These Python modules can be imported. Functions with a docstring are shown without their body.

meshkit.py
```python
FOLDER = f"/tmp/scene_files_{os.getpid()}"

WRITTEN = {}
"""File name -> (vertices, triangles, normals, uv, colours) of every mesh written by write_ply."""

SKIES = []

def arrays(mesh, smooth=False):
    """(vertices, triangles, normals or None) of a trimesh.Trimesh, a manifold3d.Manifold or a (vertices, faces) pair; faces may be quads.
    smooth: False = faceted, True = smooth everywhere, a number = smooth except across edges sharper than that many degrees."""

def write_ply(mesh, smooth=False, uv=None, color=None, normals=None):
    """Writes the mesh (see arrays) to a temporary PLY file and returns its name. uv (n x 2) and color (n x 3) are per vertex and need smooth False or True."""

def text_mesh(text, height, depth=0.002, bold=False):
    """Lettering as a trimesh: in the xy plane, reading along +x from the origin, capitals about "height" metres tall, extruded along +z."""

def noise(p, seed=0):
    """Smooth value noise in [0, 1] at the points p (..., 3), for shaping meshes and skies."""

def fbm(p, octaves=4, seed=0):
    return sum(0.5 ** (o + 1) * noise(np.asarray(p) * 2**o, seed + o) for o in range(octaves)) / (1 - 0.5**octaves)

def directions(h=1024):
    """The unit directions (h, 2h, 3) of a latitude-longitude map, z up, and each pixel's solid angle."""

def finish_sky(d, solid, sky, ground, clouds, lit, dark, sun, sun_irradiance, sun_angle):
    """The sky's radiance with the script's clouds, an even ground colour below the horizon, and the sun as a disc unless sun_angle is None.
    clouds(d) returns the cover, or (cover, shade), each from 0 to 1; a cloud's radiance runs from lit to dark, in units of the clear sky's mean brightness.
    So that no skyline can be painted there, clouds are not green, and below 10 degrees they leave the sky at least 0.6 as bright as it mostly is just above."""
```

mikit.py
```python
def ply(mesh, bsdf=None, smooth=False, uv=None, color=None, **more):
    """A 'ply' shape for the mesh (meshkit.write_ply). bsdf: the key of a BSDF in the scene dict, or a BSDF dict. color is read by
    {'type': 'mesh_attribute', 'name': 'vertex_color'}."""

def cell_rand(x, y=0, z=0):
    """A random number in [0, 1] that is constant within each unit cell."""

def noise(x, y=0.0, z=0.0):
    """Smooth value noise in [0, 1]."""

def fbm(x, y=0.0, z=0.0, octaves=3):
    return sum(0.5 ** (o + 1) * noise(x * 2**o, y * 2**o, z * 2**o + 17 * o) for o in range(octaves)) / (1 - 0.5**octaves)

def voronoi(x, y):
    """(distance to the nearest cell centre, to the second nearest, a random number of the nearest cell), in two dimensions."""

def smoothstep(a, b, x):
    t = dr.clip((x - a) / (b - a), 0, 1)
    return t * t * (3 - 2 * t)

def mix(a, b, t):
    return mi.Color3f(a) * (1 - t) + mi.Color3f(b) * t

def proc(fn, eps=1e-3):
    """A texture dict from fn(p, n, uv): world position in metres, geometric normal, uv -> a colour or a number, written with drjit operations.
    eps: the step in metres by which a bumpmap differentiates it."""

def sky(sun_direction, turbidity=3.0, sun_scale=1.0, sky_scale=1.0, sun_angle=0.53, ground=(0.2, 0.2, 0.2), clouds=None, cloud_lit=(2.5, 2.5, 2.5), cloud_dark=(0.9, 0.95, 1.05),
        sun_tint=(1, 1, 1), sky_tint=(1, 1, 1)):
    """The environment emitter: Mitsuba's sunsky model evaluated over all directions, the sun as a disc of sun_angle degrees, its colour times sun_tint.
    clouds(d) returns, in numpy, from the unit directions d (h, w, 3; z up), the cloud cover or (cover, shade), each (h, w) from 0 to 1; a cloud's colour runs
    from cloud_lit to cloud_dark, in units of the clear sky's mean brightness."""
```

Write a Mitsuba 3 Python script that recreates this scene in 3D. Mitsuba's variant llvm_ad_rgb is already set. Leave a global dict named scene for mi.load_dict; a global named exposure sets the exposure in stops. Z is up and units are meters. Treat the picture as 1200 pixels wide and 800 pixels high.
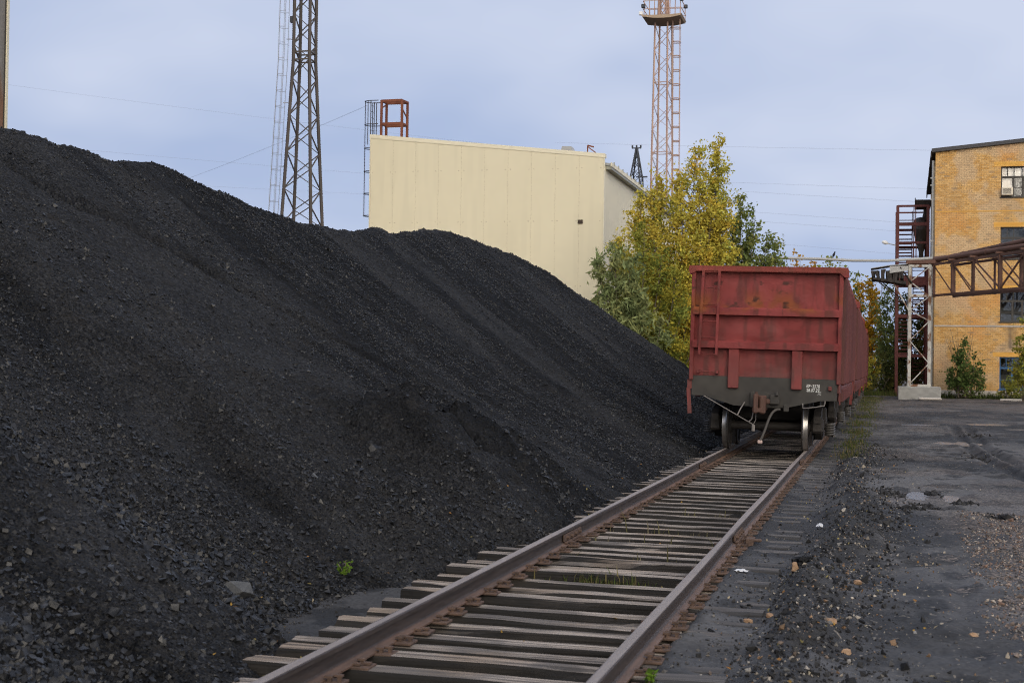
import math, numpy as np, mitsuba as mi, drjit as dr, mikit, meshkit
from mikit import noise, fbm, voronoi, smoothstep, mix, proc
T4 = mi.ScalarTransform4f
rng = np.random.default_rng(7)
scene, labels = {}, {}

# ------------------------------------------------------------------ camera, sky, exposure
CAM = np.array([0.0, 0.0, 1.774])
YAW, PITCH, ROLL = np.radians([14.4826, 0.9852, 0.8])
_F = np.array([-math.sin(YAW) * math.cos(PITCH), math.cos(YAW) * math.cos(PITCH), math.sin(PITCH)])
_r0 = np.array([math.cos(YAW), math.sin(YAW), 0.0]); _u0 = np.cross(_r0, _F)
_U = -math.sin(ROLL) * _r0 + math.cos(ROLL) * _u0
scene['camera'] = {'type': 'thinlens', 'fov': math.degrees(2 * math.atan(600 / 1667.0)), 'fov_axis': 'x',
                   'near_clip': 0.1, 'far_clip': 8000.0, 'aperture_radius': 0.005, 'focus_distance': 24.0,
                   'to_world': T4().look_at(origin=CAM.tolist(), target=(CAM + _F * 10).tolist(), up=_U.tolist())}

def cloud_cover(d):
    x, y, z = d[..., 0], d[..., 1], np.maximum(d[..., 2], 0.02)
    p = np.stack([x / (z + 0.25) * 1.3, y / (z + 0.25) * 1.3, 0 * x], -1)
    n = meshkit.fbm(p, 4, 3)
    m = meshkit.fbm(p * 3.1 + 9, 4, 5)
    shade = np.clip(0.16 + 2.0 * (n - 0.47) + 0.9 * (m - 0.5) + 2.4 * np.clip(z - 0.06, 0, 0.24), 0, 1)
    return np.clip(0.96 + 0 * n, 0, 1), shade

scene['sky'] = mikit.sky((0.42, -0.9, 0.55), turbidity=3, sun_scale=0.7, sun_angle=60, ground=(0.1, 0.1, 0.1), clouds=cloud_cover,
                         cloud_lit=(2.2, 2.42, 3.0), cloud_dark=(1.5, 1.82, 2.6), sun_tint=(0.87, 0.97, 1.15))
exposure = 1.9

# ------------------------------------------------------------------ helpers
def numbered(k):
    if k not in used:
        used.add(k); return k
    n = counters.get(k, 0)
    while True:
        n += 1
        c = f'{k}_{n:03d}'
        if c not in used:
            break
    counters[k] = n; used.add(c); return c
used, counters = set(), {}

def thing(name, label, cat, group=None):
    k = numbered(name); labels[k] = {'label': label, 'category': cat}
    if group: labels[k]['group'] = group
    return k

def put(key, mesh, mat, smooth=False, M=None, **kw):
    d = mesh if isinstance(mesh, dict) else mikit.ply(mesh.out() if isinstance(mesh, MB) else mesh, mat, smooth=smooth, **kw)
    if M is not None: d = {**d, 'to_world': T4(np.asarray(M, float).tolist())}
    scene[key] = d
    return key

def part(parent, name, mesh, mat=None, smooth=False, M=None, label=None, stuff=False, **kw):
    k = numbered(parent + '__' + name); put(k, mesh, mat, smooth, M, **kw)
    if label or stuff:
        labels[k] = {}
        if label: labels[k]['label'] = label
        if stuff: labels[k]['kind'] = 'stuff'
    return k

def single(name, label, cat, mesh, mat, smooth=False, group=None, **kw):
    k = thing(name, label, cat, group); put(k, mesh, mat, smooth, **kw); return k

def structure(name, mesh, mat, smooth=False, label=None, kind='structure', cat=None):
    k = numbered(name); put(k, mesh, mat, smooth)
    labels[k] = {'kind': kind}
    if label: labels[k]['label'] = label
    if cat: labels[k]['category'] = cat
    return k

CUBE_F = np.array([[0, 2, 1], [1, 2, 3], [4, 5, 6], [5, 7, 6], [0, 1, 4], [1, 5, 4], [2, 6, 3], [3, 6, 7], [0, 4, 2], [2, 4, 6], [1, 3, 5], [3, 7, 5]])
CUBE_V = np.array([[x, y, z] for z in (0, 1) for y in (0, 1) for x in (0, 1)], float)

class MB:
    def __init__(self): self.v, self.f, self.n = [], [], 0
    def add(self, v, f):
        v = np.asarray(v, float); f = np.asarray(f, int)
        if f.shape[1] == 4: f = np.vstack([f[:, [0, 1, 2]], f[:, [0, 2, 3]]])
        self.v.append(v); self.f.append(f + self.n); self.n += len(v); return self
    def box(self, x0, x1, y0, y1, z0, z1):
        return self.add(CUBE_V * [x1 - x0, y1 - y0, z1 - z0] + [x0, y0, z0], CUBE_F)
    def cbox(self, x0, x1, y0, y1, z0, z1, c=0.008):
        """box with chamfered edges"""
        import manifold3d as m3
        h = m3.Manifold.hull_points(np.array([[a, b, d] for (a, b, d) in _chamfer(x0, x1, y0, y1, z0, z1, c)]))
        m = h.to_mesh()
        return self.add(m.vert_properties[:, :3], m.tri_verts)
    def beam(self, p, q, w, h=None, up=(0, 0, 1)):
        p, q = np.asarray(p, float), np.asarray(q, float); h = w if h is None else h
        d = q - p; L = np.linalg.norm(d); d /= L
        u = np.asarray(up, float)
        if abs(d @ u) > 0.95: u = np.array([0, 1.0, 0])
        s = np.cross(d, u); s /= np.linalg.norm(s); t = np.cross(s, d)
        v = (CUBE_V - [0.5, 0, 0.5]) * [w, L, h]
        return self.add(v[:, :1] * s + v[:, 1:2] * d + v[:, 2:] * t + p, CUBE_F)
    def tube(self, pts, r, n=8, cap=True):
        p = np.asarray(pts, float); r = np.broadcast_to(r, (len(p),))
        t = np.gradient(p, axis=0); t /= np.linalg.norm(t, axis=1, keepdims=True) + 1e-12
        ref = np.array([0, 0, 1.0]) if abs(t.mean(0)[2]) < 0.8 else np.array([1.0, 0.1, 0])
        a = np.cross(t, ref); a /= np.linalg.norm(a, axis=1, keepdims=True) + 1e-12
        b = np.cross(t, a); g = np.arange(n) * 2 * np.pi / n
        v = p[:, None] + r[:, None, None] * (np.cos(g)[None, :, None] * a[:, None] + np.sin(g)[None, :, None] * b[:, None])
        i, j = np.meshgrid(np.arange(len(p) - 1), np.arange(n), indexing='ij')
        q = np.stack([i * n + j, i * n + (j + 1) % n, (i + 1) * n + (j + 1) % n, (i + 1) * n + j], -1).reshape(-1, 4)
        V = v.reshape(-1, 3); F = np.vstack([q[:, [0, 2, 1]], q[:, [0, 3, 2]]])
        if cap:
            m = len(V); V = np.vstack([V, p[0], p[-1]]); k = np.arange(n); e = (len(p) - 1) * n
            F = np.vstack([F, np.stack([np.full(n, m), (k), (k + 1) % n], -1), np.stack([np.full(n, m + 1), e + (k + 1) % n, e + k], -1)])
        return self.add(V, F)
    def cyl(self, p, q, r, n=12): return self.tube([p, q], r, n)
    def lathe(self, prof, axis='x', centre=(0, 0, 0), n=40):
        """profile of (along axis, radius)"""
        pr = np.asarray(prof, float); g = np.arange(n) * 2 * np.pi / n
        a = np.repeat(pr[:, :1], n, 1); c = pr[:, 1:] * np.cos(g); s = pr[:, 1:] * np.sin(g)
        v = np.stack({'x': (a, c, s), 'y': (s, a, c), 'z': (c, s, a)}[axis], -1).reshape(-1, 3) + centre
        m = len(pr); i, j = np.meshgrid(np.arange(m - 1), np.arange(n), indexing='ij')
        q = np.stack([i * n + j, (i + 1) * n + j, (i + 1) * n + (j + 1) % n, i * n + (j + 1) % n], -1).reshape(-1, 4)
        return self.add(v, q[:, ::-1])
    def prism(self, poly, y0, y1):
        """polygon in (x, z) extruded along y"""
        import trimesh; from shapely.geometry import Polygon
        m = trimesh.creation.extrude_polygon(Polygon(poly), y1 - y0, engine='earcut')
        v = np.array(m.vertices)
        return self.add(np.stack([v[:, 0], y1 - v[:, 2], v[:, 1]], -1), m.faces)
    def tf(self, M):
        M = np.asarray(M); self.v = [x @ M[:3, :3].T + M[:3, 3] for x in self.v]; return self
    def out(self): return np.vstack(self.v), np.vstack(self.f)

def _chamfer(x0, x1, y0, y1, z0, z1, c):
    for sx in (0, 1):
        for sy in (0, 1):
            for sz in (0, 1):
                X, Y, Z = (x0, x1)[sx], (y0, y1)[sy], (z0, z1)[sz]
                ix, iy, iz = (c, -c)[sx], (c, -c)[sy], (c, -c)[sz]
                yield X, Y + iy, Z + iz
                yield X + ix, Y, Z + iz
                yield X + ix, Y + iy, Z

def grid_faces(ny, nx):
    i, j = np.meshgrid(np.arange(ny - 1), np.arange(nx - 1), indexing='ij')
    a = i * nx + j
    return np.stack([a, a + 1, a + nx + 1, a + nx], -1).reshape(-1, 4)

def N(x, y, z=0.0, oct=3, seed=0):
    x, y, z = np.broadcast_arrays(x, y, z)
    return meshkit.fbm(np.stack([x, y, z], -1), oct, seed)
def sstep(a, b, x):
    t = np.clip((x - a) / (b - a), 0, 1); return t * t * (3 - 2 * t)

# ------------------------------------------------------------------ materials
def bsdf(name, color, rough=0.7, spec=0.5, metallic=0.0, bump=None, scale=1.0, eps=1e-3, two=True, **kw):
    c = proc(color) if callable(color) else {'type': 'rgb', 'value': list(color)}
    r = proc(rough) if callable(rough) else float(rough)
    b = {'type': 'principled', 'base_color': c, 'roughness': r, 'specular': spec, 'metallic': metallic, **kw}
    if bump is not None: b = {'type': 'bumpmap', 'arbitrary': proc(bump, eps), 'scale': scale, 'bsdf': b}
    if two: b = {'type': 'twosided', 'bsdf': b}
    scene[name] = b
    return name

def coal_col(p, n, uv):
    a = fbm(p.x * 0.9, p.y * 0.9, p.z * 0.9, 3)
    b = voronoi(p.x * 34, p.y * 34 + p.z * 13)[2] * 0.5 + 0.5 * mikit.cell_rand(p.x * 62, p.y * 62, p.z * 62)
    c = fbm(p.x * 6, p.y * 6, p.z * 6, 2)
    col = mix((0.0037, 0.0039, 0.0045), (0.0225, 0.023, 0.0248), smoothstep(0.25, 0.75, a) * 0.3 + 1.3 * b * b * b)
    band = smoothstep(0.40, 0.62, fbm(p.y * 0.8 + p.x * 0.1, p.x * 0.22, 3.0, 4))     # screes of coarse coal between fans of black fines
    fines = dr.exp(-dr.square((p.x + 4.9) / 0.95) - dr.square((p.y - 15.1) / 1.7))   # the slumped mound is fine, damp and black
    col = col * (0.45 + 1.05 * band) * (1 - 0.6 * fines)
    return mix(col, mi.Color3f(0.0175, 0.0165, 0.016), smoothstep(0.55, 0.8, c) * 0.5)
bsdf('mat_coal', coal_col, 0.6, 0.14, bump=lambda p, n, uv: voronoi(p.x * 22, p.y * 22)[0] * 0.6 + noise(p.x * 55, p.y * 55, p.z * 55) * 0.5, scale=0.055, eps=3e-3)
bsdf('mat_lump', lambda p, n, uv: mix((0.0042, 0.0045, 0.0051), (0.043, 0.0442, 0.0475), dr.square(noise(p.x * 31, p.y * 31, p.z * 31))), lambda p, n, uv: 0.24 + 0.4 * noise(p.x * 17, p.y * 17, p.z * 17), 0.32)

def ground_col(p, n, uv):
    big = fbm(p.x * 0.5, p.y * 0.35, 0.0, 4)
    mid = fbm(p.x * 3.0, p.y * 2.2, 5.0, 3)
    fine = noise(p.x * 45, p.y * 45, 0.0)
    c = mix((0.024, 0.024, 0.025), (0.08, 0.078, 0.078), smoothstep(0.3, 0.7, big))
    c = mix(c, mi.Color3f(0.014, 0.014, 0.0145), smoothstep(0.48, 0.68, mid) * 0.8)
    # brown gravelly dirt to the right of the wheel tracks and in worn patches of the yard
    edge = p.x - (0.70 + 0.022 * p.y) + (mid - 0.5) * 1.6 + (fine - 0.5) * 0.25
    g = smoothstep(0.0, 0.35, edge) * smoothstep(21.0, 15.0, p.y + (big - 0.5) * 6)
    patch = smoothstep(0.56, 0.7, fbm(p.x * 0.8 + 3, p.y * 0.45, 9.0, 3)) * smoothstep(-0.6, 0.2, p.x) * 0.5
    gr = mix((0.05, 0.044, 0.041), (0.165, 0.135, 0.118), fine * fine)
    c = mix(c, gr, dr.maximum(g, patch) * 0.85)
    far = smoothstep(38.0, 70.0, p.y) * smoothstep(0.4, 0.65, mid + big - 0.45)
    c = mix(c, mi.Color3f(0.075, 0.062, 0.055), far * 0.7)
    hx = -0.42 + 0.16 * dr.sin(p.y * 0.45) + 0.1 * dr.sin(p.y * 1.3 + 1)
    hp = dr.exp(-dr.square((p.x - hx - 0.05) / 0.42)) * smoothstep(34, 24, p.y)
    c = mix(c, mi.Color3f(0.019, 0.0185, 0.0185), hp * smoothstep(0.3, 0.6, mid + 0.25 * hp) * 0.85)   # black spoil thrown up beside the track
    q = p.y - 35.0
    rx = 2.08 + dr.select(q < 0, 0.0042, 0.0016) * q * q
    wet = (dr.exp(-dr.square((p.x - rx) / 0.13)) + dr.exp(-dr.square((p.x - rx - 0.42) / 0.13))) * smoothstep(19, 22, p.y) * smoothstep(52, 44, p.y)
    c = mix(c, mi.Color3f(0.02, 0.02, 0.021), wet * 0.75)   # wet compacted mud of the wheel ruts
    speck = smoothstep(0.86, 0.93, noise(p.x * 31 + 7, p.y * 31, 3.0)) * smoothstep(-1.3, -0.5, p.x) * smoothstep(0.4, 0.6, mid + 0.05)
    c = mix(c, mi.Color3f(0.16, 0.14, 0.115), speck * 0.8)
    c = c * (1.0 - 0.5 * smoothstep(-2.9, -3.5, p.x) - 0.45 * smoothstep(-3.3, -2.9, p.x) * smoothstep(-1.2, -1.5, p.x))   # black coal dust by the heap and between the rails
    return c * (0.75 + 0.5 * fine)
bsdf('mat_ground', ground_col, lambda p, n, uv: 0.62 + 0.25 * noise(p.x * 2, p.y * 1.5, 0.0), 0.35,
     bump=lambda p, n, uv: fbm(p.x * 22, p.y * 22, p.z * 22, 3) * 0.7 + noise(p.x * 90, p.y * 90, 0.0) * 0.3, scale=0.016, eps=3e-3)
bsdf('mat_water', (0.08, 0.08, 0.084), 0.3, 0.75)

def wood_col(p, n, uv):
    row = noise(p.y * 2.1, 3.0, 0.0)
    g = noise(p.x * 1.6, p.y * 85, p.z * 85) * 0.6 + noise(p.x * 5, p.y * 190, p.z * 190) * 0.4
    c = mix((0.12, 0.102, 0.088), (0.36, 0.312, 0.27), smoothstep(0.2, 0.8, g) * 0.75 + row * 0.25)
    c = mix(c, mi.Color3f(0.2, 0.145, 0.1), smoothstep(0.55, 0.8, fbm(p.x * 1.7, p.y * 3, 2.0, 2)) * 0.5)
    crack = smoothstep(0.62, 0.70, noise(p.x * 1.1, p.y * 60, 11.0)) 
    c = mix(c, mi.Color3f(0.03, 0.026, 0.024), crack * 0.7)
    d = smoothstep(0.42, 0.68, fbm(p.x * 2.2, p.y * 2.7, 7.0, 3))
    c = mix(c, mi.Color3f(0.06, 0.055, 0.052), d * 0.7)
    side = smoothstep(0.96, 0.8, n.z)      # sawn sides tarred, and blackened further as painted gap shade; trodden tops bleached
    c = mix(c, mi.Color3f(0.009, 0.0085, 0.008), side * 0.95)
    dusty = smoothstep(-1.36, -1.2, p.x + (g - 0.5) * 0.1)   # coal dust trodden over the sleeper ends by the yard
    return mix(c, mi.Color3f(0.05, 0.05, 0.053), dusty * 0.8)
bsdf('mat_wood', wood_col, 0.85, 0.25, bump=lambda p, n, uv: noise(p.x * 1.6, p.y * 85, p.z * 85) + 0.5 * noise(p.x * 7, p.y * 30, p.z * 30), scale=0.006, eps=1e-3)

def rail_col(p, n, uv):
    w = fbm(p.x * 30, p.y * 3.0, p.z * 30, 3)
    z = p.z + 0.00943 * (p.x + 3.011)
    web = mix((0.024, 0.019, 0.017), (0.058, 0.042, 0.034), w)
    foot = mix((0.06, 0.04, 0.03), (0.16, 0.095, 0.066), w)
    head = mix((0.15, 0.126, 0.113), (0.225, 0.195, 0.178), w)
    c = mix(foot, web, smoothstep(0.034, 0.046, z))
    return mix(c, head, smoothstep(0.163, 0.1665, z))
bsdf('mat_rail', rail_col, 0.55, 0.5, bump=lambda p, n, uv: fbm(p.x * 60, p.y * 25, p.z * 60, 2), scale=0.003)
bsdf('mat_plate', lambda p, n, uv: mix((0.04, 0.03, 0.026), (0.125, 0.08, 0.06), fbm(p.x * 25, p.y * 25, p.z * 25, 2)), 0.8, 0.3)

def red_col(p, n, uv):
    a = fbm(p.x * 1.3, p.y * 1.3, p.z * 1.3, 3)
    c = mix((0.135, 0.024, 0.023), (0.215, 0.043, 0.041), smoothstep(0.3, 0.7, a))
    s = fbm(p.x * 9, p.y * 9, p.z * 1.2, 3)
    c = mix(c, mi.Color3f(0.075, 0.026, 0.022), smoothstep(0.45, 0.72, s) * 0.7)          # streaks
    chips = smoothstep(0.60, 0.72, fbm(p.x * 5.1 + 2, p.y * 5.1, p.z * 5.2, 4)) * (0.25 + 0.75 * smoothstep(2.75, 3.0, p.z)) * smoothstep(0.4, 0.6, fbm(p.x * 0.9 + 1, p.y * 0.9, p.z * 0.9, 2) + 0.12)
    c = mix(c, mi.Color3f(0.05, 0.022, 0.017), chips * 0.9)
    rust = smoothstep(2.78, 2.99, p.z) * smoothstep(3.42, 3.0, p.z) * smoothstep(0.38, 0.6, fbm(p.x * 2.9 + 5, p.y * 2.9, p.z * 2.2, 4))
    c = mix(c, mi.Color3f(0.2, 0.06, 0.02), rust * 0.9)
    c = mix(c, mi.Color3f(0.06, 0.022, 0.014), smoothstep(0.35, 0.75, rust) * smoothstep(0.5, 0.68, fbm(p.x * 8 + 1, p.y * 8, p.z * 6, 3)))
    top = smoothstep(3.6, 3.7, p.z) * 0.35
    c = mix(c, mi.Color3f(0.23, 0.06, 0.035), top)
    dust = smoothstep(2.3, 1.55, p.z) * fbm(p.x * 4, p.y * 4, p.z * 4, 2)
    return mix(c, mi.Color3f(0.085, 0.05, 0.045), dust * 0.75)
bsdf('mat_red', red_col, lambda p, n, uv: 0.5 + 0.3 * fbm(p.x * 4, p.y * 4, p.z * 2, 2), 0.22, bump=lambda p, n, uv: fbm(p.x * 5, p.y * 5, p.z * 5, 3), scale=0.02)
bsdf('mat_redside', lambda p, n, uv: mix((0.05, 0.016, 0.015), (0.13, 0.038, 0.034), fbm(p.x * 3, p.y * 3.5, p.z * 0.7, 4)), 0.6, 0.4)  # dirtier wagon red, darkened further to put shade into the side colour
bsdf('mat_sill', lambda p, n, uv: mix((0.02, 0.019, 0.018), (0.065, 0.06, 0.054), fbm(p.x * 3, p.y * 3, p.z * 2.5, 4)), 0.75, 0.3)
bsdf('mat_under', lambda p, n, uv: mix((0.014, 0.012, 0.011), (0.04, 0.034, 0.03), fbm(p.x * 6, p.y * 6, p.z * 6, 3)), 0.7, 0.4)
bsdf('mat_coupler', lambda p, n, uv: mix((0.05, 0.026, 0.02), (0.1, 0.05, 0.036), fbm(p.x * 9, p.y * 9, p.z * 9, 3)), 0.7, 0.4)
bsdf('mat_tread', (0.42, 0.40, 0.38), 0.33, 0.5, metallic=0.9)
bsdf('mat_spring', (0.07, 0.065, 0.06), 0.55, 0.5)
bsdf('mat_palerod', (0.17, 0.155, 0.145), 0.6, 0.5)
bsdf('mat_stencil', (0.62, 0.62, 0.6), 0.8, 0.2)
bsdf('mat_hose', (0.06, 0.055, 0.05), 0.7, 0.4)
bsdf('mat_hosehead', (0.4, 0.3, 0.27), 0.6, 0.4)

bsdf('mat_cream', lambda p, n, uv: mix((0.62, 0.565, 0.405), (0.655, 0.60, 0.435), fbm(p.x * 0.4, p.y * 0.4, p.z * 0.15, 3)) * (1.0 - 0.05 * smoothstep(0.5, 0.8, noise(p.x * 4, p.y * 4, p.z * 0.25)) * noise(p.x * 0.7, p.y * 0.7, p.z * 0.3)), 0.5, 0.4)
bsdf('mat_creamtrim', (0.67, 0.62, 0.47), 0.5, 0.4)
bsdf('mat_joint', (0.46, 0.4, 0.275), 0.6, 0.3)
bsdf('mat_gutter', (0.26, 0.26, 0.22), 0.5, 0.4)
bsdf('mat_roofgrey', (0.3, 0.31, 0.32), 0.5, 0.5)
bsdf('mat_darkvent', (0.05, 0.035, 0.025), 0.7, 0.3)

def brick_col(p, n, uv):
    h = dr.select(dr.abs(n.x) > 0.5, p.y, p.x)
    row = p.z / 0.098
    r = dr.floor(row)
    col = h / 0.262 + 0.5 * (r - 2 * dr.floor(r / 2))
    k = dr.floor(col)
    fr, fc = row - r, col - k
    m = dr.maximum(smoothstep(0.83, 0.9, fr), smoothstep(0.92, 0.95, fc))
    b = mikit.cell_rand(k, r, 4)
    a = fbm(p.x * 0.6, p.y * 0.6, p.z * 0.5, 4)
    c = mix((0.46, 0.25, 0.075), (0.60, 0.375, 0.15), b)
    c = mix(c, mi.Color3f(0.60, 0.255, 0.07), smoothstep(0.55, 0.7, a) * 0.35)
    pale = smoothstep(0.5, 0.66, fbm(p.x * 0.9 + 4, p.y, p.z * 0.7, 4) + 0.13 * smoothstep(11.5, 14.0, p.z))
    c = mix(c, mi.Color3f(0.50, 0.42, 0.32), pale * 0.42)
    c = mix(c, mi.Color3f(0.22, 0.15, 0.1), smoothstep(0.96, 0.99, b) * 0.6)
    soot = smoothstep(0.52, 0.72, fbm(p.x * 1.9, p.y, p.z * 0.35, 4)) * 0.16 + smoothstep(2.6, 0.8, p.z) * 0.12
    c = mix(c, mi.Color3f(0.2, 0.15, 0.1), soot)
    drip = dr.exp(-dr.square((p.x - 7.0) / 0.22)) * smoothstep(2.95, 3.2, p.z) * smoothstep(4.5, 4.2, p.z) * (0.4 + noise(p.x * 9, 0.0, p.z * 0.8))
    c = mix(c, mi.Color3f(0.09, 0.08, 0.07), dr.clip(drip, 0, 0.85))   # rain streak below the sill
    return mix(c, mi.Color3f(0.2, 0.155, 0.1), m * 0.75)
bsdf('mat_brick', brick_col, 0.9, 0.2)
bsdf('mat_lintel', lambda p, n, uv: mix((0.56, 0.29, 0.06), (0.62, 0.36, 0.1), noise(p.x * 3, p.y * 3, p.z * 9)), 0.9, 0.2)
bsdf('mat_plinth', lambda p, n, uv: mix((0.33, 0.3, 0.27), (0.5, 0.47, 0.43), fbm(p.x * 1.5, p.y * 1.5, p.z * 3, 3)), 0.9, 0.2)
bsdf('mat_roofedge', (0.045, 0.045, 0.05), 0.6, 0.4)
bsdf('mat_soffit', (0.03, 0.025, 0.022), 0.8, 0.2)
bsdf('mat_frame_dark', (0.045, 0.04, 0.035), 0.6, 0.4)
bsdf('mat_frame_blue', (0.022, 0.085, 0.2), 0.5, 0.4)
bsdf('mat_curtain', lambda p, n, uv: mix((0.55, 0.5, 0.43), (0.72, 0.7, 0.64), noise(p.x * 14, 0.0, p.z * 0.7)), 0.9, 0.1)
bsdf('mat_room', (0.05, 0.055, 0.055), 0.9, 0.1)
scene['mat_glass'] = {'type': 'thindielectric', 'int_ior': 1.5}
bsdf('mat_acbox', (0.62, 0.56, 0.45), 0.6, 0.3)

bsdf('mat_maroon', lambda p, n, uv: mix((0.09, 0.025, 0.022), (0.15, 0.042, 0.036), fbm(p.x * 2, p.y * 2, p.z * 2, 3)), 0.65, 0.4)
bsdf('mat_rustpipe', lambda p, n, uv: mix((0.05, 0.029, 0.023), (0.16, 0.082, 0.058), fbm(p.x * 1.5, p.y * 1.5, p.z * 3, 4)), 0.75, 0.35)
bsdf('mat_flaky', lambda p, n, uv: mix((0.16, 0.085, 0.05), (0.44, 0.43, 0.4), smoothstep(0.36, 0.52, fbm(p.x * 4, p.y * 4, p.z * 2.2, 4))), 0.75, 0.3)
bsdf('mat_palepipe', (0.32, 0.32, 0.31), 0.45, 0.5)
bsdf('mat_darkwood', lambda p, n, uv: mix((0.014, 0.012, 0.011), (0.05, 0.042, 0.038), noise(p.x * 8, p.y * 8, p.z * 8)), 0.8, 0.3)
bsdf('mat_concrete', lambda p, n, uv: mix((0.2, 0.2, 0.19), (0.33, 0.33, 0.32), fbm(p.x * 3, p.y * 3, p.z * 5, 3)), 0.9, 0.2)
bsdf('mat_mast_dark', lambda p, n, uv: mix((0.042, 0.036, 0.033), (0.1, 0.082, 0.07), fbm(p.x * 2, p.y * 2, p.z * 0.6, 3)), 0.7, 0.4)
bsdf('mat_mast_black', (0.045, 0.05, 0.06), 0.7, 0.4)
bsdf('mat_mast_red', lambda p, n, uv: mix((0.30, 0.16, 0.115), (0.46, 0.33, 0.25), fbm(p.x * 2, p.y * 2, p.z * 0.5, 3)), 0.7, 0.4)
bsdf('mat_mast_deck', (0.36, 0.27, 0.19), 0.7, 0.4)
bsdf('mat_cage', (0.24, 0.24, 0.25), 0.6, 0.5)
bsdf('mat_cageblack', (0.035, 0.032, 0.035), 0.6, 0.5)
bsdf('mat_rustframe', lambda p, n, uv: mix((0.1, 0.03, 0.018), (0.24, 0.085, 0.045), fbm(p.x * 3, p.y * 3, p.z * 2, 3)), 0.75, 0.3)
bsdf('mat_clad', lambda p, n, uv: mix(mix((0.16, 0.145, 0.125), (0.27, 0.255, 0.225), noise(p.x * 9, p.y * 9, p.z * 0.3)), mi.Color3f(0.2, 0.085, 0.04),
     smoothstep(13.5, 11.8, p.z + 1.5 * (noise(p.x * 5, p.y * 5, p.z * 0.7) - 0.5)) * 0.8), 0.7, 0.3)
bsdf('mat_white', (0.8, 0.8, 0.79), 0.5, 0.4)
bsdf('mat_wire', (0.32, 0.35, 0.42), 0.6, 0.3)
bsdf('mat_bird', (0.015, 0.015, 0.018), 0.6, 0.3)
bsdf('mat_bark', lambda p, n, uv: mix((0.06, 0.048, 0.038), (0.17, 0.145, 0.115), noise(p.x * 14, p.y * 14, p.z * 4)), 0.9, 0.2)
VC = {'type': 'mesh_attribute', 'name': 'vertex_color'}
scene['mat_leaf'] = {'type': 'principledthin', 'base_color': VC, 'roughness': 0.6, 'diff_trans': 0.7, 'spec_trans': 0.0, 'eta': 1.33}
scene['mat_vc'] = {'type': 'twosided', 'bsdf': {'type': 'principled', 'base_color': VC, 'roughness': 0.8, 'specular': 0.3}}
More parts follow.
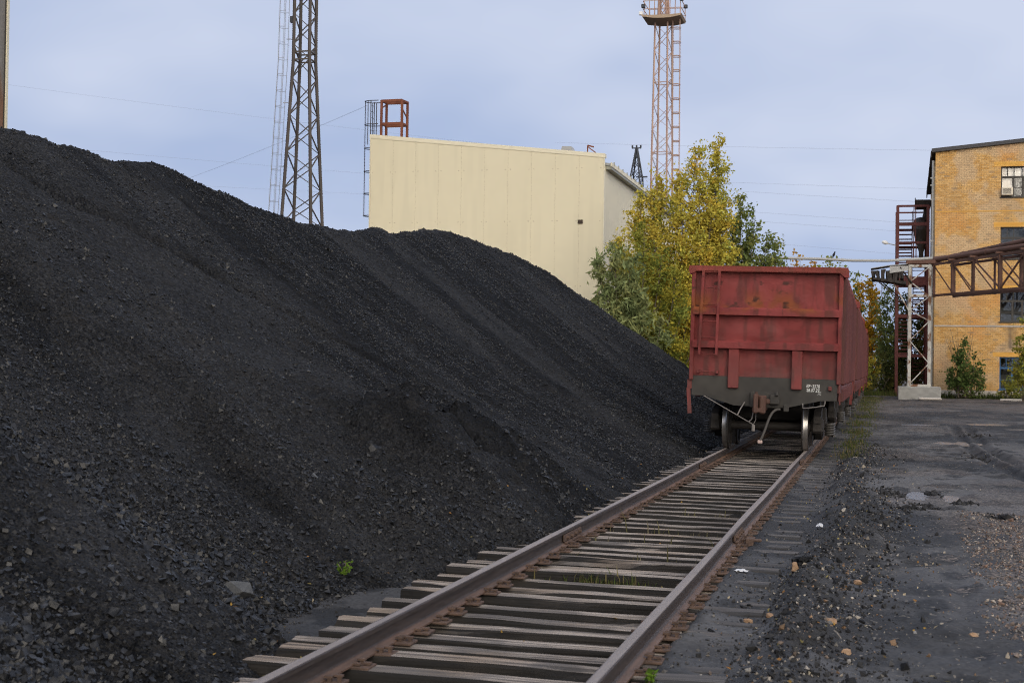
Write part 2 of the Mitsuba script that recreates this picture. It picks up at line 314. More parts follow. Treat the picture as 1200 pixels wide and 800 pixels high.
bsdf('mat_stone_orange', lambda p, n, uv: mix((0.2, 0.12, 0.07), (0.36, 0.24, 0.15), noise(p.x * 40, p.y * 40, p.z * 40)), 0.8, 0.3)
bsdf('mat_stone_grey', lambda p, n, uv: mix((0.055, 0.057, 0.06), (0.095, 0.098, 0.1), fbm(p.x * 16, p.y * 16, p.z * 16, 3)), 0.75, 0.3)
bsdf('mat_plastic', (0.5, 0.51, 0.53), 0.35, 0.5)

# ------------------------------------------------------------------ ground
XC, RAILZ = -2.215, 0.17          # track centre line and rail top
LIE = lambda x: -0.00943 * (x + 3.011)   # the track leans a little towards the yard
RUT = np.array([[2.3, 48], [2.12, 40], [2.08, 36], [2.1, 33], [2.2, 29], [2.36, 26], [2.7, 23], [3.3, 20]])
PUDDLES = [(1.75, 37.9, 0.6, 0.9), (0.55, 21.8, 0.24, 0.8), (1.02, 21.3, 0.14, 0.9), (3.5, 50.5, 0.9, 1.4), (1.2, 49.0, 0.7, 1.0), (4.6, 47.0, 1.0, 1.0)]

def ground_z(X, Y):
    X, Y = np.broadcast_arrays(np.asarray(X, float), np.asarray(Y, float))
    rise = 0.37 * sstep(34, 76, Y)
    far = sstep(60, 110, Y)
    rough = 0.055 * (N(X * 1.1, Y * 0.8, 0, 3, 1) - 0.5) + 0.065 * (N(X * 5, Y * 4, 0, 3, 2) - 0.5) + 0.02 * (N(X * 19, Y * 16, 0, 2, 3) - 0.5)
    yard = rise - 0.022 + rough * (1 - 0.6 * far)
    # spoil heaped along the track on the yard side
    cx = -0.42 + 0.16 * np.sin(Y * 0.45) + 0.1 * np.sin(Y * 1.3 + 1)
    heap = np.exp(-((X - cx) / 0.30) ** 2) * (0.03 + 0.22 * N(X * 3.2, Y * 2.2, 3, 3, 4) ** 1.5) * (1 - sstep(26, 36, Y))
    lip = 0.10 * np.exp(-((X + 0.1) / 0.5) ** 2 - ((Y - 18.8) / 1.6) ** 2) * N(X * 4, Y * 3, 1, 3, 8)
    yard = yard + heap + lip
    # ruts
    rx = np.interp(Y, RUT[::-1, 1], RUT[::-1, 0]); on = sstep(19, 22, Y) * (1 - sstep(44, 52, Y))
    for o in (0.0, 0.42):
        d = (X - rx - o) / 0.13
        yard = yard - on * 0.06 * np.exp(-d ** 2) + on * 0.025 * (np.exp(-((d - 1.7) / 0.6) ** 2) + np.exp(-((d + 1.7) / 0.6) ** 2))
    d = np.hypot((X - (0.62 + 0.012 * (Y - 10) ** 2)) / 0.06, 0 * Y); yard = yard - 0.014 * np.exp(-d ** 2) * sstep(8.6, 9.4, Y) * (1 - sstep(12, 13.5, Y))
    for px, py, rx_, ry_ in PUDDLES:
        q = ((X - px) / rx_) ** 2 + ((Y - py) / ry_) ** 2
        yard = yard * (1 - 0.6 * np.exp(-q * 0.5)) - 0.06 * np.exp(-q * 0.8)
    # beside and between the rails
    off = X - XC
    bed = -0.175 + 0.05 * (N(X * 2, Y * 1.5, 4, 3, 5) - 0.5) + 0.035 * (N(X * 12, Y * 12, 0, 2, 6) - 0.5) + 0.035 * sstep(16, 30, Y) + rise
    bed = np.where(off < -1.2, bed - 0.0 + 0.05 * sstep(13, 16, Y), bed)
    fill = LIE(X) + rise - 0.014 + 0.055 * (N(X * 2.5, Y * 2.5, 2, 3, 9) - 0.5) + 0.02 * (N(X * 14, Y * 14, 0, 2, 6) - 0.5)
    fill = fill + 0.022 * np.exp(-((off - 0.98) / 0.13) ** 2)
    w1, w2 = sstep(0.80, 0.96, off), sstep(1.35, 1.7, off)
    z = bed * (1 - w1) + fill * w1
    z = z * (1 - w2) + yard * w2
    return z

def axis(segs):
    out = []
    for a, b, n, geo in segs:
        out.append(np.geomspace(a, b, n, endpoint=False) if geo else np.linspace(a, b, n, endpoint=False))
    return np.concatenate(out)
gx = np.concatenate([-np.geomspace(3000, 6.2, 50), np.linspace(-6, 3.2, 270), 3.2 + np.geomspace(0.035, 26, 90), np.geomspace(33, 3000, 30)])
gy = np.concatenate([-np.geomspace(400, 3, 16), np.linspace(-2, 6.0, 80, endpoint=False), np.geomspace(6.0, 60, 500), np.geomspace(60.6, 110, 70), np.geomspace(115, 3000, 40)])
GX, GY = np.meshgrid(gx, gy)
GZ = ground_z(GX, GY)
structure('ground', (np.stack([GX, GY, GZ], -1).reshape(-1, 3), grid_faces(len(gy), len(gx))), 'mat_ground', True)

for px, py, rx_, ry_ in PUDDLES:
    g = np.arange(28) * 2 * np.pi / 28
    lvl = float(ground_z(np.array([px]), np.array([py]))[0])
    ring = np.stack([px + 1.35 * rx_ * np.cos(g), py + 1.35 * ry_ * np.sin(g), np.full(28, 0.0)], -1)
    zz = float(np.median(ground_z(px + 0.8 * rx_ * np.cos(g), py + 0.8 * ry_ * np.sin(g))))
    ring[:, 2] = zz; c = np.array([[px, py, zz]])
    structure('puddle', (np.vstack([ring, c]), np.stack([np.arange(28), (np.arange(28) + 1) % 28, np.full(28, 28)], -1)), 'mat_water')

# ------------------------------------------------------------------ coal pile
SIL = np.array([[-6, 4.5], [6, 4.55], [12, 4.5], [15.3, 4.64], [16.3, 4.75], [16.8, 4.66], [17.4, 4.73], [17.9, 4.64], [19.4, 4.82], [19.95, 4.81], [20.5, 4.55], [21.3, 4.56], [22.6, 4.47],
                [23.5, 4.34], [24.2, 4.32], [25.4, 4.4], [27.2, 4.46], [28.3, 4.62], [30.1, 4.87], [31.2, 4.82], [33.0, 5.03], [35.5, 5.34], [37.8, 5.52], [41, 5.54], [44.8, 5.49],
                [46.9, 4.99], [47.5, 4.53], [48.7, 3.91], [49.4, 3.56], [50.5, 2.78], [51.75, 1.97], [51.8, 1.79], [53.5, 0.2], [54.5, -0.4]])
TOE = np.array([[-6, -3.5], [7.4, -3.5], [8.3, -3.72], [9.0, -4.2], [9.8, -4.62], [11, -4.75], [12.0, -4.45], [12.7, -3.95], [13.4, -3.62], [15, -3.5], [22, -3.42], [30, -3.45], [45, -3.6], [54, -3.9]])

def pile_z(X, Y):
    X, Y = np.broadcast_arrays(np.asarray(X, float), np.asarray(Y, float))
    toe = np.interp(Y, TOE[:, 1] * 0 + TOE[:, 0], TOE[:, 1]) + 0.22 * (N(Y * 0.9, 3.0, 0, 3, 31) - 0.5)
    main = 0.75 * (-4.3 - 0.5 * sstep(8.3, 9.2, Y) * sstep(12.6, 11.6, Y) - X)
    foot = 0.52 * (toe - X)
    near = sstep(12.8, 9.8, Y)
    foot = np.where(near > 0, foot * (1 - near) + near * 0.62 * (toe - X), foot)
    k = 0.12
    face = np.maximum(main, foot) + 0.04 * np.exp(-((main - foot) / k) ** 2)
    face = np.minimum(face, 0.75 * (-4.3 - X) + 1.1)
    # slumped heap lying on the face, its crest running down to the track
    t = np.clip((Y - 14.2) / (18.2 - 14.2), 0, 1)
    cx = -5.95 + (-4.0 + 5.95) * t ** 1.4
    slump = 0.62 * np.exp(-((X - cx) / 0.75) ** 2 - ((Y - 15.6) / 1.9) ** 2) + 0.34 * np.exp(-((X + 5.3) / 0.5) ** 2 - ((Y - 17.6) / 0.9) ** 2)
    slump += 0.3 * np.exp(-((X + 4.75) / 0.5) ** 2 - ((Y - 13.4) / 0.9) ** 2)
    face = face + 0.45 * slump * (0.75 + 0.5 * N(X * 2.2, Y * 2.2, 0, 3, 36))
    for ax, ay, az, sl in ((-5.12, 14.9, 1.72, 0.9), (-4.95, 16.4, 1.5, 0.92), (-4.62, 17.8, 1.06, 0.87), (-4.62, 13.5, 0.86, 0.74)):
        dd = np.hypot(X - ax, (Y - ay) * 0.8) * (1 + 0.35 * (N(X * 1.7 + ax, Y * 1.7, 0, 3, 44) - 0.5))
        face = np.maximum(face, az + 0.1 * (N(X * 3, Y * 3, 0, 3, 45) - 0.5) - sl * np.sqrt(dd * dd + 0.03))
    # fall-line streaks and lumps
    face += 0.24 * (N(Y * 0.75, X * 0.18, 0, 3, 32) - 0.5) + 0.14 * (N(Y * 2.6 + X * 0.5, X * 0.5, 0, 3, 33) - 0.5)
    # slip edge running down from the upper left
    sx = -9.7 + (Y - 14.5) * 0.75
    e = (X - sx) / 0.13
    face -= 0.2 * np.exp(-e ** 2) * sstep(13, 14.4, Y) * (1 - sstep(17.5, 19.5, Y)) * (0.3 + 1.2 * N(X * 2, Y * 2, 5, 2, 37))
    face += 0.05 * sstep(-0.3, 0.6, -e) * sstep(4, 0, -e) * sstep(13, 14.4, Y) * (1 - sstep(17.5, 19.5, Y))
    crest = np.interp(Y, SIL[:, 0], SIL[:, 1])
    # back slope behind the crest
    xc = -4.3 - crest / 0.75
    back = crest + 0.02 - 0.66 * np.maximum(xc - X - 0.25, 0)
    top = np.minimum(crest + 0.16 * (N(X * 1.6, Y * 1.6, 0, 4, 38) - 0.5), back)
    a = 0.05
    z = -a * np.log(np.exp(-np.clip(face, -9, 9) / a) + np.exp(-np.clip(top, -9, 9) / a)) + 0.02
    rough = 0.07 * (N(X * 2.3, Y * 2.3, 0, 2, 34) - 0.5) + 0.05 * (N(X * 7, Y * 7, 0, 2, 35) - 0.5) + 0.045 * (N(X * 20, Y * 20, 0, 2, 39) - 0.5)
    heapy = 1 + 2.0 * np.exp(-((X + 4.9) / 1.0) ** 2 - ((Y - 15.9) / 2.6) ** 2)
    return z + rough * heapy - 0.06

pu = np.concatenate([np.linspace(-19, -12.6, 36, endpoint=False), np.linspace(-12.6, -7, 130, endpoint=False), np.linspace(-7, -3.1, 135)])
py_ = np.concatenate([np.linspace(-5, 4, 60, endpoint=False), np.geomspace(4, 55, 600)])
PX, PY = np.meshgrid(pu, py_)
PZ = pile_z(PX, PY)
PZ = np.maximum(PZ, -0.35)
pile = thing('coal_pile', 'long black heap of loose coal piled along the left side of the track', 'coal pile')
put(pile, (np.stack([PX, PY, PZ], -1).reshape(-1, 3), grid_faces(len(py_), len(pu))), 'mat_coal', True)

OCT_V = np.array([[1, 0, 0], [-1, 0, 0], [0, 1, 0], [0, -1, 0], [0, 0, 1], [0, 0, -1]], float)
OCT_F = np.array([[0, 2, 4], [2, 1, 4], [1, 3, 4], [3, 0, 4], [2, 0, 5], [1, 2, 5], [3, 1, 5], [0, 3, 5]])
def lumps(P, S, seed, flat=0.85, blocky=False):
    g = np.random.default_rng(seed); n = len(P)
    if blocky:
        V = (CUBE_V[None] * 2 - 1) * g.uniform(0.5, 0.95, (n, 1, 3)) * g.uniform(0.62, 1.1, (n, 8, 1)) + g.normal(0, 0.1, (n, 8, 3))
    else:
        V = OCT_V[None] * g.uniform(0.65, 1.2, (n, 6, 1)) + g.normal(0, 0.17, (n, 6, 3))
    V *= np.array([1, 1, flat])
    q = g.normal(size=(n, 4)); q /= np.linalg.norm(q, axis=1, keepdims=True)
    w, x, y, z = q.T
    R = np.stack([1 - 2 * (y * y + z * z), 2 * (x * y - z * w), 2 * (x * z + y * w), 2 * (x * y + z * w), 1 - 2 * (x * x + z * z), 2 * (y * z - x * w),
                  2 * (x * z - y * w), 2 * (y * z + x * w), 1 - 2 * (x * x + y * y)], -1).reshape(n, 3, 3)
    V = np.einsum('nij,nkj->nki', R, V) * np.asarray(S)[:, None, None] + np.asarray(P)[:, None]
    B_, nv = (CUBE_F, 8) if blocky else (OCT_F, 6)
    F = B_[None] + (np.arange(n) * nv)[:, None, None]
    return V.reshape(-1, 3), F.reshape(-1, 3)

g = np.random.default_rng(11)
n = 900000
Ys = np.exp(g.uniform(np.log(5.0), np.log(53), n)); Xs = g.uniform(-12.3, -3.15, n)
keep = g.random(n) < np.clip(7.5 / np.hypot(Xs, Ys), 0.12, 1)
Xs, Ys = Xs[keep], Ys[keep]
coarse = N(Ys * 0.8 + Xs * 0.1, Xs * 0.25, 0, 3, 41) - 0.3 * np.exp(-((Xs + 5.1) / 0.9) ** 2 - ((Ys - 14.9) / 1.5) ** 2)
keep = g.random(len(Xs)) < np.clip((coarse - 0.30) * 3.6, 0.16, 1)
Xs, Ys = Xs[keep], Ys[keep]
zs = pile_z(Xs, Ys)
keep = zs > ground_z(Xs, Ys) - 0.02
Xs, Ys, zs = Xs[keep][:150000], Ys[keep][:150000], zs[keep][:150000]
sz = np.clip(0.0086 * np.exp(g.normal(0, 0.55, len(Xs))) * (1 + 0.5 * sstep(1.6, 0.2, zs)), 0.006, 0.034)
ridge = np.exp(-((Xs + 4.7 - 0.55 * (17.9 - Ys)) / 0.35) ** 2) * sstep(15.5, 16.5, Ys) * sstep(19.5, 18.5, Ys)
sz = np.maximum(sz, 0.0007 * np.hypot(Xs, Ys)) * (1 + 0.8 * ridge * g.random(len(Xs)))
nr = (np.hypot(Xs, Ys) < 11.5) & (sz > 0.009)
LP = np.stack([Xs, Ys, zs + sz * 0.2], -1)
lv, lf = lumps(LP[nr], sz[nr] * 0.95, 12, 0.9, True); ov, of = lumps(LP[~nr], sz[~nr], 13)
part(pile, 'lump', (np.vstack([lv, ov]), np.vstack([lf, of + len(lv)])), 'mat_lump', stuff=True, label='loose broken lumps of black coal covering the heap')

def boulder(c, s, seed, n=60, flat=0.8):
    import trimesh
    g = np.random.default_rng(seed)
    v = g.normal(size=(n, 3)); v /= np.linalg.norm(v, axis=1, keepdims=True)
    v = np.sign(v) * np.abs(v) ** 0.75
    h = trimesh.convex.convex_hull(v * g.uniform(0.82, 1.0, (n, 1)))
    return np.array(h.vertices) * np.asarray(s) + np.asarray(c), np.array(h.faces)
single('coal_boulder', 'large flat faced grey lump lying at the foot of the coal heap', 'coal lump', boulder((-4.6, 9.75, 0.06 + float(pile_z(-4.6, 9.75))), (0.135, 0.11, 0.09), 3, 14), 'mat_stone_grey')
single('coal_boulder', 'dark angular lump half buried in the slumped mound of the coal heap', 'coal lump', boulder((-5.0, 13.9, 0.0 + float(pile_z(-5.0, 13.9))), (0.12, 0.1, 0.11), 5, 16), 'mat_lump')
single('coal_boulder', 'small pale grey block on the mound above the green sprig', 'coal lump', boulder((-5.15, 12.6, 0.03 + float(pile_z(-5.15, 12.6))), (0.055, 0.05, 0.055), 7, 14), 'mat_stone_grey')

# ------------------------------------------------------------------ railway track
track = thing('railway_track', 'single rusty railway track on weathered wooden sleepers beside the coal heap', 'railway track')
PROF = np.array([(-.066, .0), (.066, .0), (.066, .011), (.03, .019), (.0095, .034), (.008, .06), (.0085, .098), (.012, .108), (.035, .116), (.036, .142), (.030, .150), (.015, .1528), (-.015, .1528),
                 (-.030, .150), (-.036, .142), (-.035, .116), (-.012, .108), (-.0085, .098), (-.008, .06), (-.0095, .034), (-.03, .019), (-.066, .011)])
def rail_mesh(xc, y0, y1):
    ys = np.linspace(y0, y1, max(2, int((y1 - y0) / 0.8)))
    m = MB(); k = len(PROF)
    V = np.concatenate([np.stack([PROF[:, 0] + xc + 0.004 * math.sin(y * 0.7), np.full(k, y), PROF[:, 1] + 0.0165 + LIE(xc) + 0.003 * math.sin(y * 0.9 + xc)], -1) for y in ys])
    i, j = np.meshgrid(np.arange(len(ys) - 1), np.arange(k), indexing='ij')
    q = np.stack([i * k + j, i * k + (j + 1) % k, (i + 1) * k + (j + 1) % k, (i + 1) * k + j], -1).reshape(-1, 4)
    m.add(V, q)
    m.add(V[:k], [[0, 21, 1], [1, 21, 2], [21, 20, 2], [2, 20, 3], [20, 19, 3], [3, 19, 4], [4, 19, 5], [19, 18, 5], [5, 18, 6], [18, 17, 6], [6, 17, 7], [17, 16, 7], [7, 16, 8], [16, 15, 8], [8, 15, 9], [15, 14, 9], [9, 14, 10], [14, 13, 10], [10, 13, 11], [13, 12, 11]])
    return m.out()
JOINTS = {-3.011: [1.6, 14.1, 25.1, 39.2, 51.7, 64.2, 76.7, 89.2], -1.419: [2.2, 14.85, 27.2, 39.7, 52.2, 64.7, 77.2, 89.7]}
for xr, js in JOINTS.items():
    ends = [-6.0] + js + [118.0]
    for a, b in zip(ends[:-1], ends[1:]):
        part(track, 'rail', rail_mesh(xr, a + 0.004, b - 0.004), 'mat_rail', 35)
    for y in js[:5]:
        for s in (-1, 1):
            m = MB(); z = 0.0165 + LIE(xr)
            x0, x1 = sorted((xr + s * 0.0135, xr + s * 0.034))
            m.cbox(x0, x1, y - 0.40, y + 0.40, z + 0.036, z + 0.106, 0.006)
            x2, x3 = sorted((xr + s * 0.034, xr + s * 0.062))
            m.box(x2, x3, y - 0.40, y + 0.40, z + 0.024, z + 0.036)
            for k in range(4 if s > 0 else 4):
                yy = y - 0.29 + k * 0.193
                m.tube([[xr + s * 0.033, yy, z + 0.07], [xr + s * 0.062, yy, z + 0.07]], 0.019, 6)
            part(track, 'joint_bar', m, 'mat_plate')

SPOT = [7.0, 7.42, 7.87, 8.27, 8.62, 9.0, 9.42, 9.80, 10.22, 10.72, 11.12, 11.6, 12.08, 12.52, 12.95, 13.38, 13.84, 14.32, 14.76, 15.22, 15.66, 16.2, 16.72, 17.24, 17.7, 18.16, 18.7, 19.3, 19.86, 20.4]
g = np.random.default_rng(21)
ys = [5.0 - 0.5 * k for k in range(20)][::-1] + [5.5, 6.05, 6.55] + SPOT
while ys[-1] < 112: ys.append(ys[-1] + 0.52 + g.uniform(-0.05, 0.05))
def sleeper(y, seed, near):
    g = np.random.default_rng(seed)
    L0, L1 = -1.41 + g.normal(0, 0.03), 1.40 + g.normal(0, 0.03)
    w, h = g.uniform(0.165, 0.205), 0.24
    n = 26 if near else 5
    xs = np.linspace(L0, L1, n)
    rounded = g.random() < 0.35
    prof = np.array([(-w / 2 - 0.012, -h), (w / 2 + 0.012, -h), (w / 2 + 0.012, -0.06), (w / 2, -0.012 if not rounded else -0.03), (w / 2 - 0.014, 0.0 if not rounded else -0.008), (0.0, 0.002), (-w / 2 + 0.014, 0.0 if not rounded else -0.008), (-w / 2, -0.012 if not rounded else -0.03), (-w / 2 - 0.012, -0.06)])
    k = len(prof)
    V = np.zeros((n, k, 3))
    V[..., 0] = xs[:, None]; V[..., 1] = prof[None, :, 0]; V[..., 2] = prof[None, :, 1]
    wob = (meshkit.noise(np.stack([xs * 3.5, 0 * xs, 0 * xs + seed * 3.7], -1)) - 0.5)
    wob2 = (meshkit.noise(np.stack([xs * 3.1 + 40, 0 * xs, 0 * xs + seed * 2.9], -1)) - 0.5)
    gouge = np.maximum(meshkit.noise(np.stack([xs * 1.9 + 9, 0 * xs, 0 * xs + seed * 1.7], -1)) - 0.6, 0) * (0.13 if near else 0.05)
    V[:, 2:5, 1] += (wob * 0.03)[:, None]; V[:, 6:9, 1] += (wob2 * 0.03)[:, None]
    V[:, 3:5, 1] -= 0; V[:, 6:8, 1] += gouge[:, None] * 1.0; V[:, 6:8, 2] -= gouge[:, None] * 0.5
    V[:, 4:7, 2] += (meshkit.noise(np.stack([xs * 2.2, 0 * xs + 5, 0 * xs + seed * 1.3], -1)) * 0.012 - 0.006)[:, None]
    V[:, :, 0] += g.normal(0, 0.006, (n, k))
    i, j = np.meshgrid(np.arange(n - 1), np.arange(k), indexing='ij')
    q = np.stack([i * k + j, (i + 1) * k + j, (i + 1) * k + (j + 1) % k, i * k + (j + 1) % k], -1).reshape(-1, 4)
    m = MB(); m.add(V.reshape(-1, 3), q[:, ::-1])
    tri = [[0, a, a + 1] for a in range(1, k - 1)]
    m.add(V[0], tri); m.add(V[-1], [t[::-1] for t in tri])
    a = g.normal(-0.012, 0.009)
    M = np.eye(4); M[:3, :3] = [[math.cos(a), -math.sin(a), 0], [math.sin(a), math.cos(a), 0], [0, 0, 1]]
    M[:3, 3] = [XC + g.normal(0, 0.02), y, g.normal(-0.004, 0.007)]
    m.tf(M)
    v, f = m.out(); v[:, 2] += LIE(v[:, 0]); return v, f
def tie_plate(seed):
    g = np.random.default_rng(seed); m = MB()
    m.cbox(-0.165, 0.165, -0.075, 0.075, -0.004, 0.0135, 0.004)
    sps = []
    for sx, sy in ((-0.085, 0.035), (0.085, -0.035), (0.085, 0.05), (-0.135, -0.04), (0.14, 0.0)):
        if g.random() < 0.85:
            x, y, z = sx + g.normal(0, 0.004), sy + g.normal(0, 0.008), 0.013 + g.uniform(0.018, 0.042)
            sp = MB(); sp.box(x - 0.011, x + 0.011, y - 0.011, y + 0.011, 0.0, z - 0.012)
            sp.box(x - 0.018 - (0.012 if sx > 0 else 0), x + 0.018 + (0.012 if sx < 0 else 0), y - 0.017, y + 0.017, z - 0.012, z); sps.append(mikit.ply(sp.out(), 'mat_plate'))
    return mikit.ply(m.out(), 'mat_plate'), sps
PLATES = [tie_plate(50 + i) for i in range(5)]
for i, y in enumerate(ys):
    near = 5.4 < y < 31
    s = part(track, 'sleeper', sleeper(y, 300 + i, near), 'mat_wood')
    if y > 45 or y < 0: continue
    for xr in JOINTS:
        pl, sp = PLATES[int(g.integers(5))]
        M = np.eye(4); M[:3, 3] = [xr, y + g.normal(0, 0.012), 0.003 + LIE(xr)]
        part(s, 'tie_plate', pl, M=M)
        if y < 24:
            for q in sp: part(s, 'spike', q, M=M)

# ------------------------------------------------------------------ wagons
def helix(c, r, h, turns=6, wire=0.017):
    t = np.linspace(0, turns * 2 * np.pi, turns * 10 + 1)
    return np.stack([c[0] + r * np.cos(t), c[1] + r * np.sin(t), c[2] + h * t / t[-1]], -1), wire
def dented(x0, x1, z0, z1, y, seed, nx=36, nz=26, amp=0.03):
    X, Z = np.meshgrid(np.linspace(x0, x1, nx), np.linspace(z0, z1, nz))
    e = np.minimum(1, 6 * np.minimum((X - x0) / (x1 - x0), (x1 - X) / (x1 - x0)) + 0) * np.minimum(1, 5 * np.minimum((Z - z0), (z1 - Z)) / (z1 - z0))
    Y = y + amp * (meshkit.fbm(np.stack([X * 2.2, Z * 2.2, 0 * X + seed], -1), 3) - 0.5) * 2 * np.clip(e, 0, 1)
    m = MB(); F = grid_faces(nz, nx)
    m.add(np.stack([X, Y, Z], -1).reshape(-1, 3), F)
    m.add(np.stack([X, np.full_like(X, y + 0.05), Z], -1).reshape(-1, 3), F[:, ::-1])
    return m
LEN = 12.7
def end_parts():
    """one end of the body; front face at y = 0, looking towards -y"""
    P = []
    P.append(('end_panel', dented(-1.40, 1.40, 2.79, 3.53, 0.055, 1), 'mat_red', 40))
    P.append(('end_panel', dented(-1.40, 1.40, 2.12, 2.68, 0.055, 2), 'mat_red', 40))
    P.append(('end_panel', dented(-1.40, 1.40, 1.45, 2.02, 0.055, 3), 'mat_red', 40))
    P.append(('end_sill', MB().prism([(-1.405, 1.447), (-1.405, 1.055), (-1.15, 1.05), (-0.56, 0.88), (0.44, 0.87), (1.09, 1.03), (1.405, 1.045), (1.405, 1.447)], 0.02, 0.14), 'mat_sill', False))
    m = MB(); m.prism([(-1.515, 3.615), (-1.53, 3.52), (-1.49, 3.44), (-1.38, 3.505), (1.40, 3.505), (1.49, 3.43), (1.575, 3.43), (1.565, 3.56), (1.545, 3.62)], -0.075, 0.11)
    P.append(('top_rail', m, 'mat_red', False))
    m = MB()
    for z in (3.505,): m.cbox(-1.39, 1.41, -0.085, -0.05, 3.512, 3.545, 0.006)
    P.append(('rail_lip', m, 'mat_red', False))
    for z0, z1 in ((2.655, 2.80), (2.0, 2.145)):
        m = MB()
        v = np.array([[x, y, z] for x in (-1.41, 1.41) for (y, z) in ((0.06, z0 - 0.01), (-0.085, z0), (-0.085, z1 - 0.03), (-0.05, z1), (0.06, z1 + 0.015))])
        k = 5; q = [[j, (j + 1) % k, k + (j + 1) % k, k + j] for j in range(k)]
        m.add(v, q).add(v[:5], [[0, 2, 1], [0, 3, 2], [0, 4, 3]]).add(v[5:], [[0, 1, 2], [0, 2, 3], [0, 3, 4]])
        P.append(('end_rib', m, 'mat_red', False))
    P.append(('end_stake', MB().cbox(-0.697, -0.49, -0.052, 0.06, 1.22, 1.997, 0.012), 'mat_red', False))
    P.append(('end_stake', MB().cbox(0.527, 0.732, -0.052, 0.06, 1.235, 1.997, 0.012), 'mat_red', False))
    for s in (-1, 1):
        a, b = sorted((s * 1.385, s * 1.465)); m = MB()
        m.cbox(a, b, -0.035, 0.06, 1.36, 3.505, 0.01)
        a, b = sorted((s * 1.35, s * 1.45)); m.cbox(a, b, 0.06, 0.2, 1.34, 3.46, 0.01)
        P.append(('corner_post', m, 'mat_red', False))
    # ladder
    P.append(('ladder_stile', MB().beam((-1.232, -0.10, 3.52), (-1.268, -0.10, 1.86), 0.05, 0.03), 'mat_red', False))
    P.append(('ladder_stile', MB().beam((-0.917, -0.10, 3.52), (-0.93, -0.10, 1.86), 0.05, 0.03), 'mat_red', False))
    for i, z in enumerate((3.483, 3.173, 2.847, 2.516, 2.197, 1.873)):
        x0, x1 = -1.233 - 0.006 * i, -0.918 - 0.002 * i
        P.append(('rung', MB().cyl((x0, -0.10, z), (x1, -0.10, z), 0.010, 6), 'mat_red', 60))
    m = MB().tube([(-1.28, 0.05, 1.53), (-1.28, -0.09, 1.53), (-1.24, -0.10, 1.53), (-0.95, -0.10, 1.525), (-0.91, -0.09, 1.525), (-0.91, 0.05, 1.525)], 0.012, 6)
    m.box(-1.30, -1.26, -0.11, 0.05, 1.50, 1.56); m.box(-0.93, -0.89, -0.11, 0.05, 1.495, 1.555)
    P.append(('grab_handle', m, 'mat_red', 60))
    # coupler
    m = MB(); m.cbox(-0.25, 0.30, -0.04, 0.05, 0.86, 1.16, 0.01); m.cbox(0.13, 0.32, -0.14, 0.0, 0.93, 1.12, 0.02)
    m.cbox(0.40, 0.50, -0.05, 0.04, 0.80, 0.93, 0.01); m.cyl((0.27, -0.16, 1.10), (0.27, -0.1, 1.17), 0.03, 8)
    P.append(('coupler_seat', m, 'mat_sill', False))
    m = MB(); m.cbox(-0.15, 0.07, -0.30, 0.4, 0.80, 1.10, 0.02); m.cbox(-0.15, -0.06, -0.52, -0.28, 0.76, 1.13, 0.02); m.cbox(-0.04, 0.08, -0.44, -0.28, 0.75, 1.10, 0.025)
    m.cbox(-0.16, 0.0, -0.5, -0.44, 0.78, 0.86, 0.01); m.cbox(0.07, 0.15, -0.34, -0.2, 0.94, 1.04, 0.02); m.cyl((-0.1, -0.4, 1.1), (-0.1, -0.4, 1.17), 0.025, 8)
    P.append(('coupler', m, 'mat_coupler', False))
    m = MB().tube([(-1.15, -0.08, 1.05), (-0.65, -0.16, 0.79), (-0.155, -0.22, 0.53), (-0.16, -0.22, 0.45)], 0.011, 6)
    m.tube([(-0.47, -0.2, 0.70), (-0.42, -0.16, 0.82), (-0.36, -0.1, 0.93), (-0.36, 0.0, 0.95)], 0.013, 6)
    m.tube([(-0.25, -0.22, 0.58), (-0.19, -0.22, 0.63), (-0.15, -0.25, 0.82)], 0.013, 6)
    m.tube([(-0.155, -0.22, 0.53), (-0.11, -0.23, 0.62), (-0.11, -0.25, 0.75)], 0.008, 5); m.cbox(-0.185, -0.12, -0.24, -0.2, 0.40, 0.53, 0.012)
    P.append(('uncoupling_rod', m, 'mat_palerod', 60))
    m = MB().tube([(0.765, -0.02, 0.97), (0.775, -0.09, 0.88), (0.98, -0.1, 0.905), (1.185, -0.1, 0.95), (1.185, 0.0, 1.03)], 0.011, 6)
    P.append(('foot_bar', m, 'mat_palerod', 60))
    t = np.linspace(0, 1, 14)[:, None]
    A, B_, C_, D = (np.array(q) for q in ((0.33, -0.02, 0.84), (0.12, -0.2, 0.86), (0.12, -0.28, 0.45), (-0.005, -0.3, 0.235)))
    P.append(('brake_hose', MB().tube((1 - t) ** 3 * A + 3 * t * (1 - t) ** 2 * B_ + 3 * t * t * (1 - t) * C_ + t ** 3 * D, 0.026, 8), 'mat_hose', 60))
    P.append(('hose_head', MB().cbox(-0.06, 0.035, -0.33, -0.27, 0.17, 0.24, 0.015), 'mat_hosehead', False))
    P.append(('side_step', MB().beam((-1.475, 0.05, 1.2), (-1.428, 0.0, 0.69), 0.075, 0.03, up=(0, 1, 0)).box(-1.50, -1.40, 0.03, 0.075, 1.18, 1.36), 'mat_red', False))
    P.append(('lamp_bracket', MB().cbox(1.235, 1.305, -0.045, 0.02, 1.235, 1.32, 0.01), 'mat_red', False))
    P.append(('corner_step', MB().tube([(1.44, 0.0, 1.36), (1.46, -0.03, 1.2), (1.46, -0.03, 0.98), (1.46, 0.3, 0.98), (1.44, 0.3, 1.3)], 0.012, 6).tube([(1.46, -0.03, 1.2), (1.47, 0.3, 1.2)], 0.01, 6), 'mat_maroon', 60))
    return P
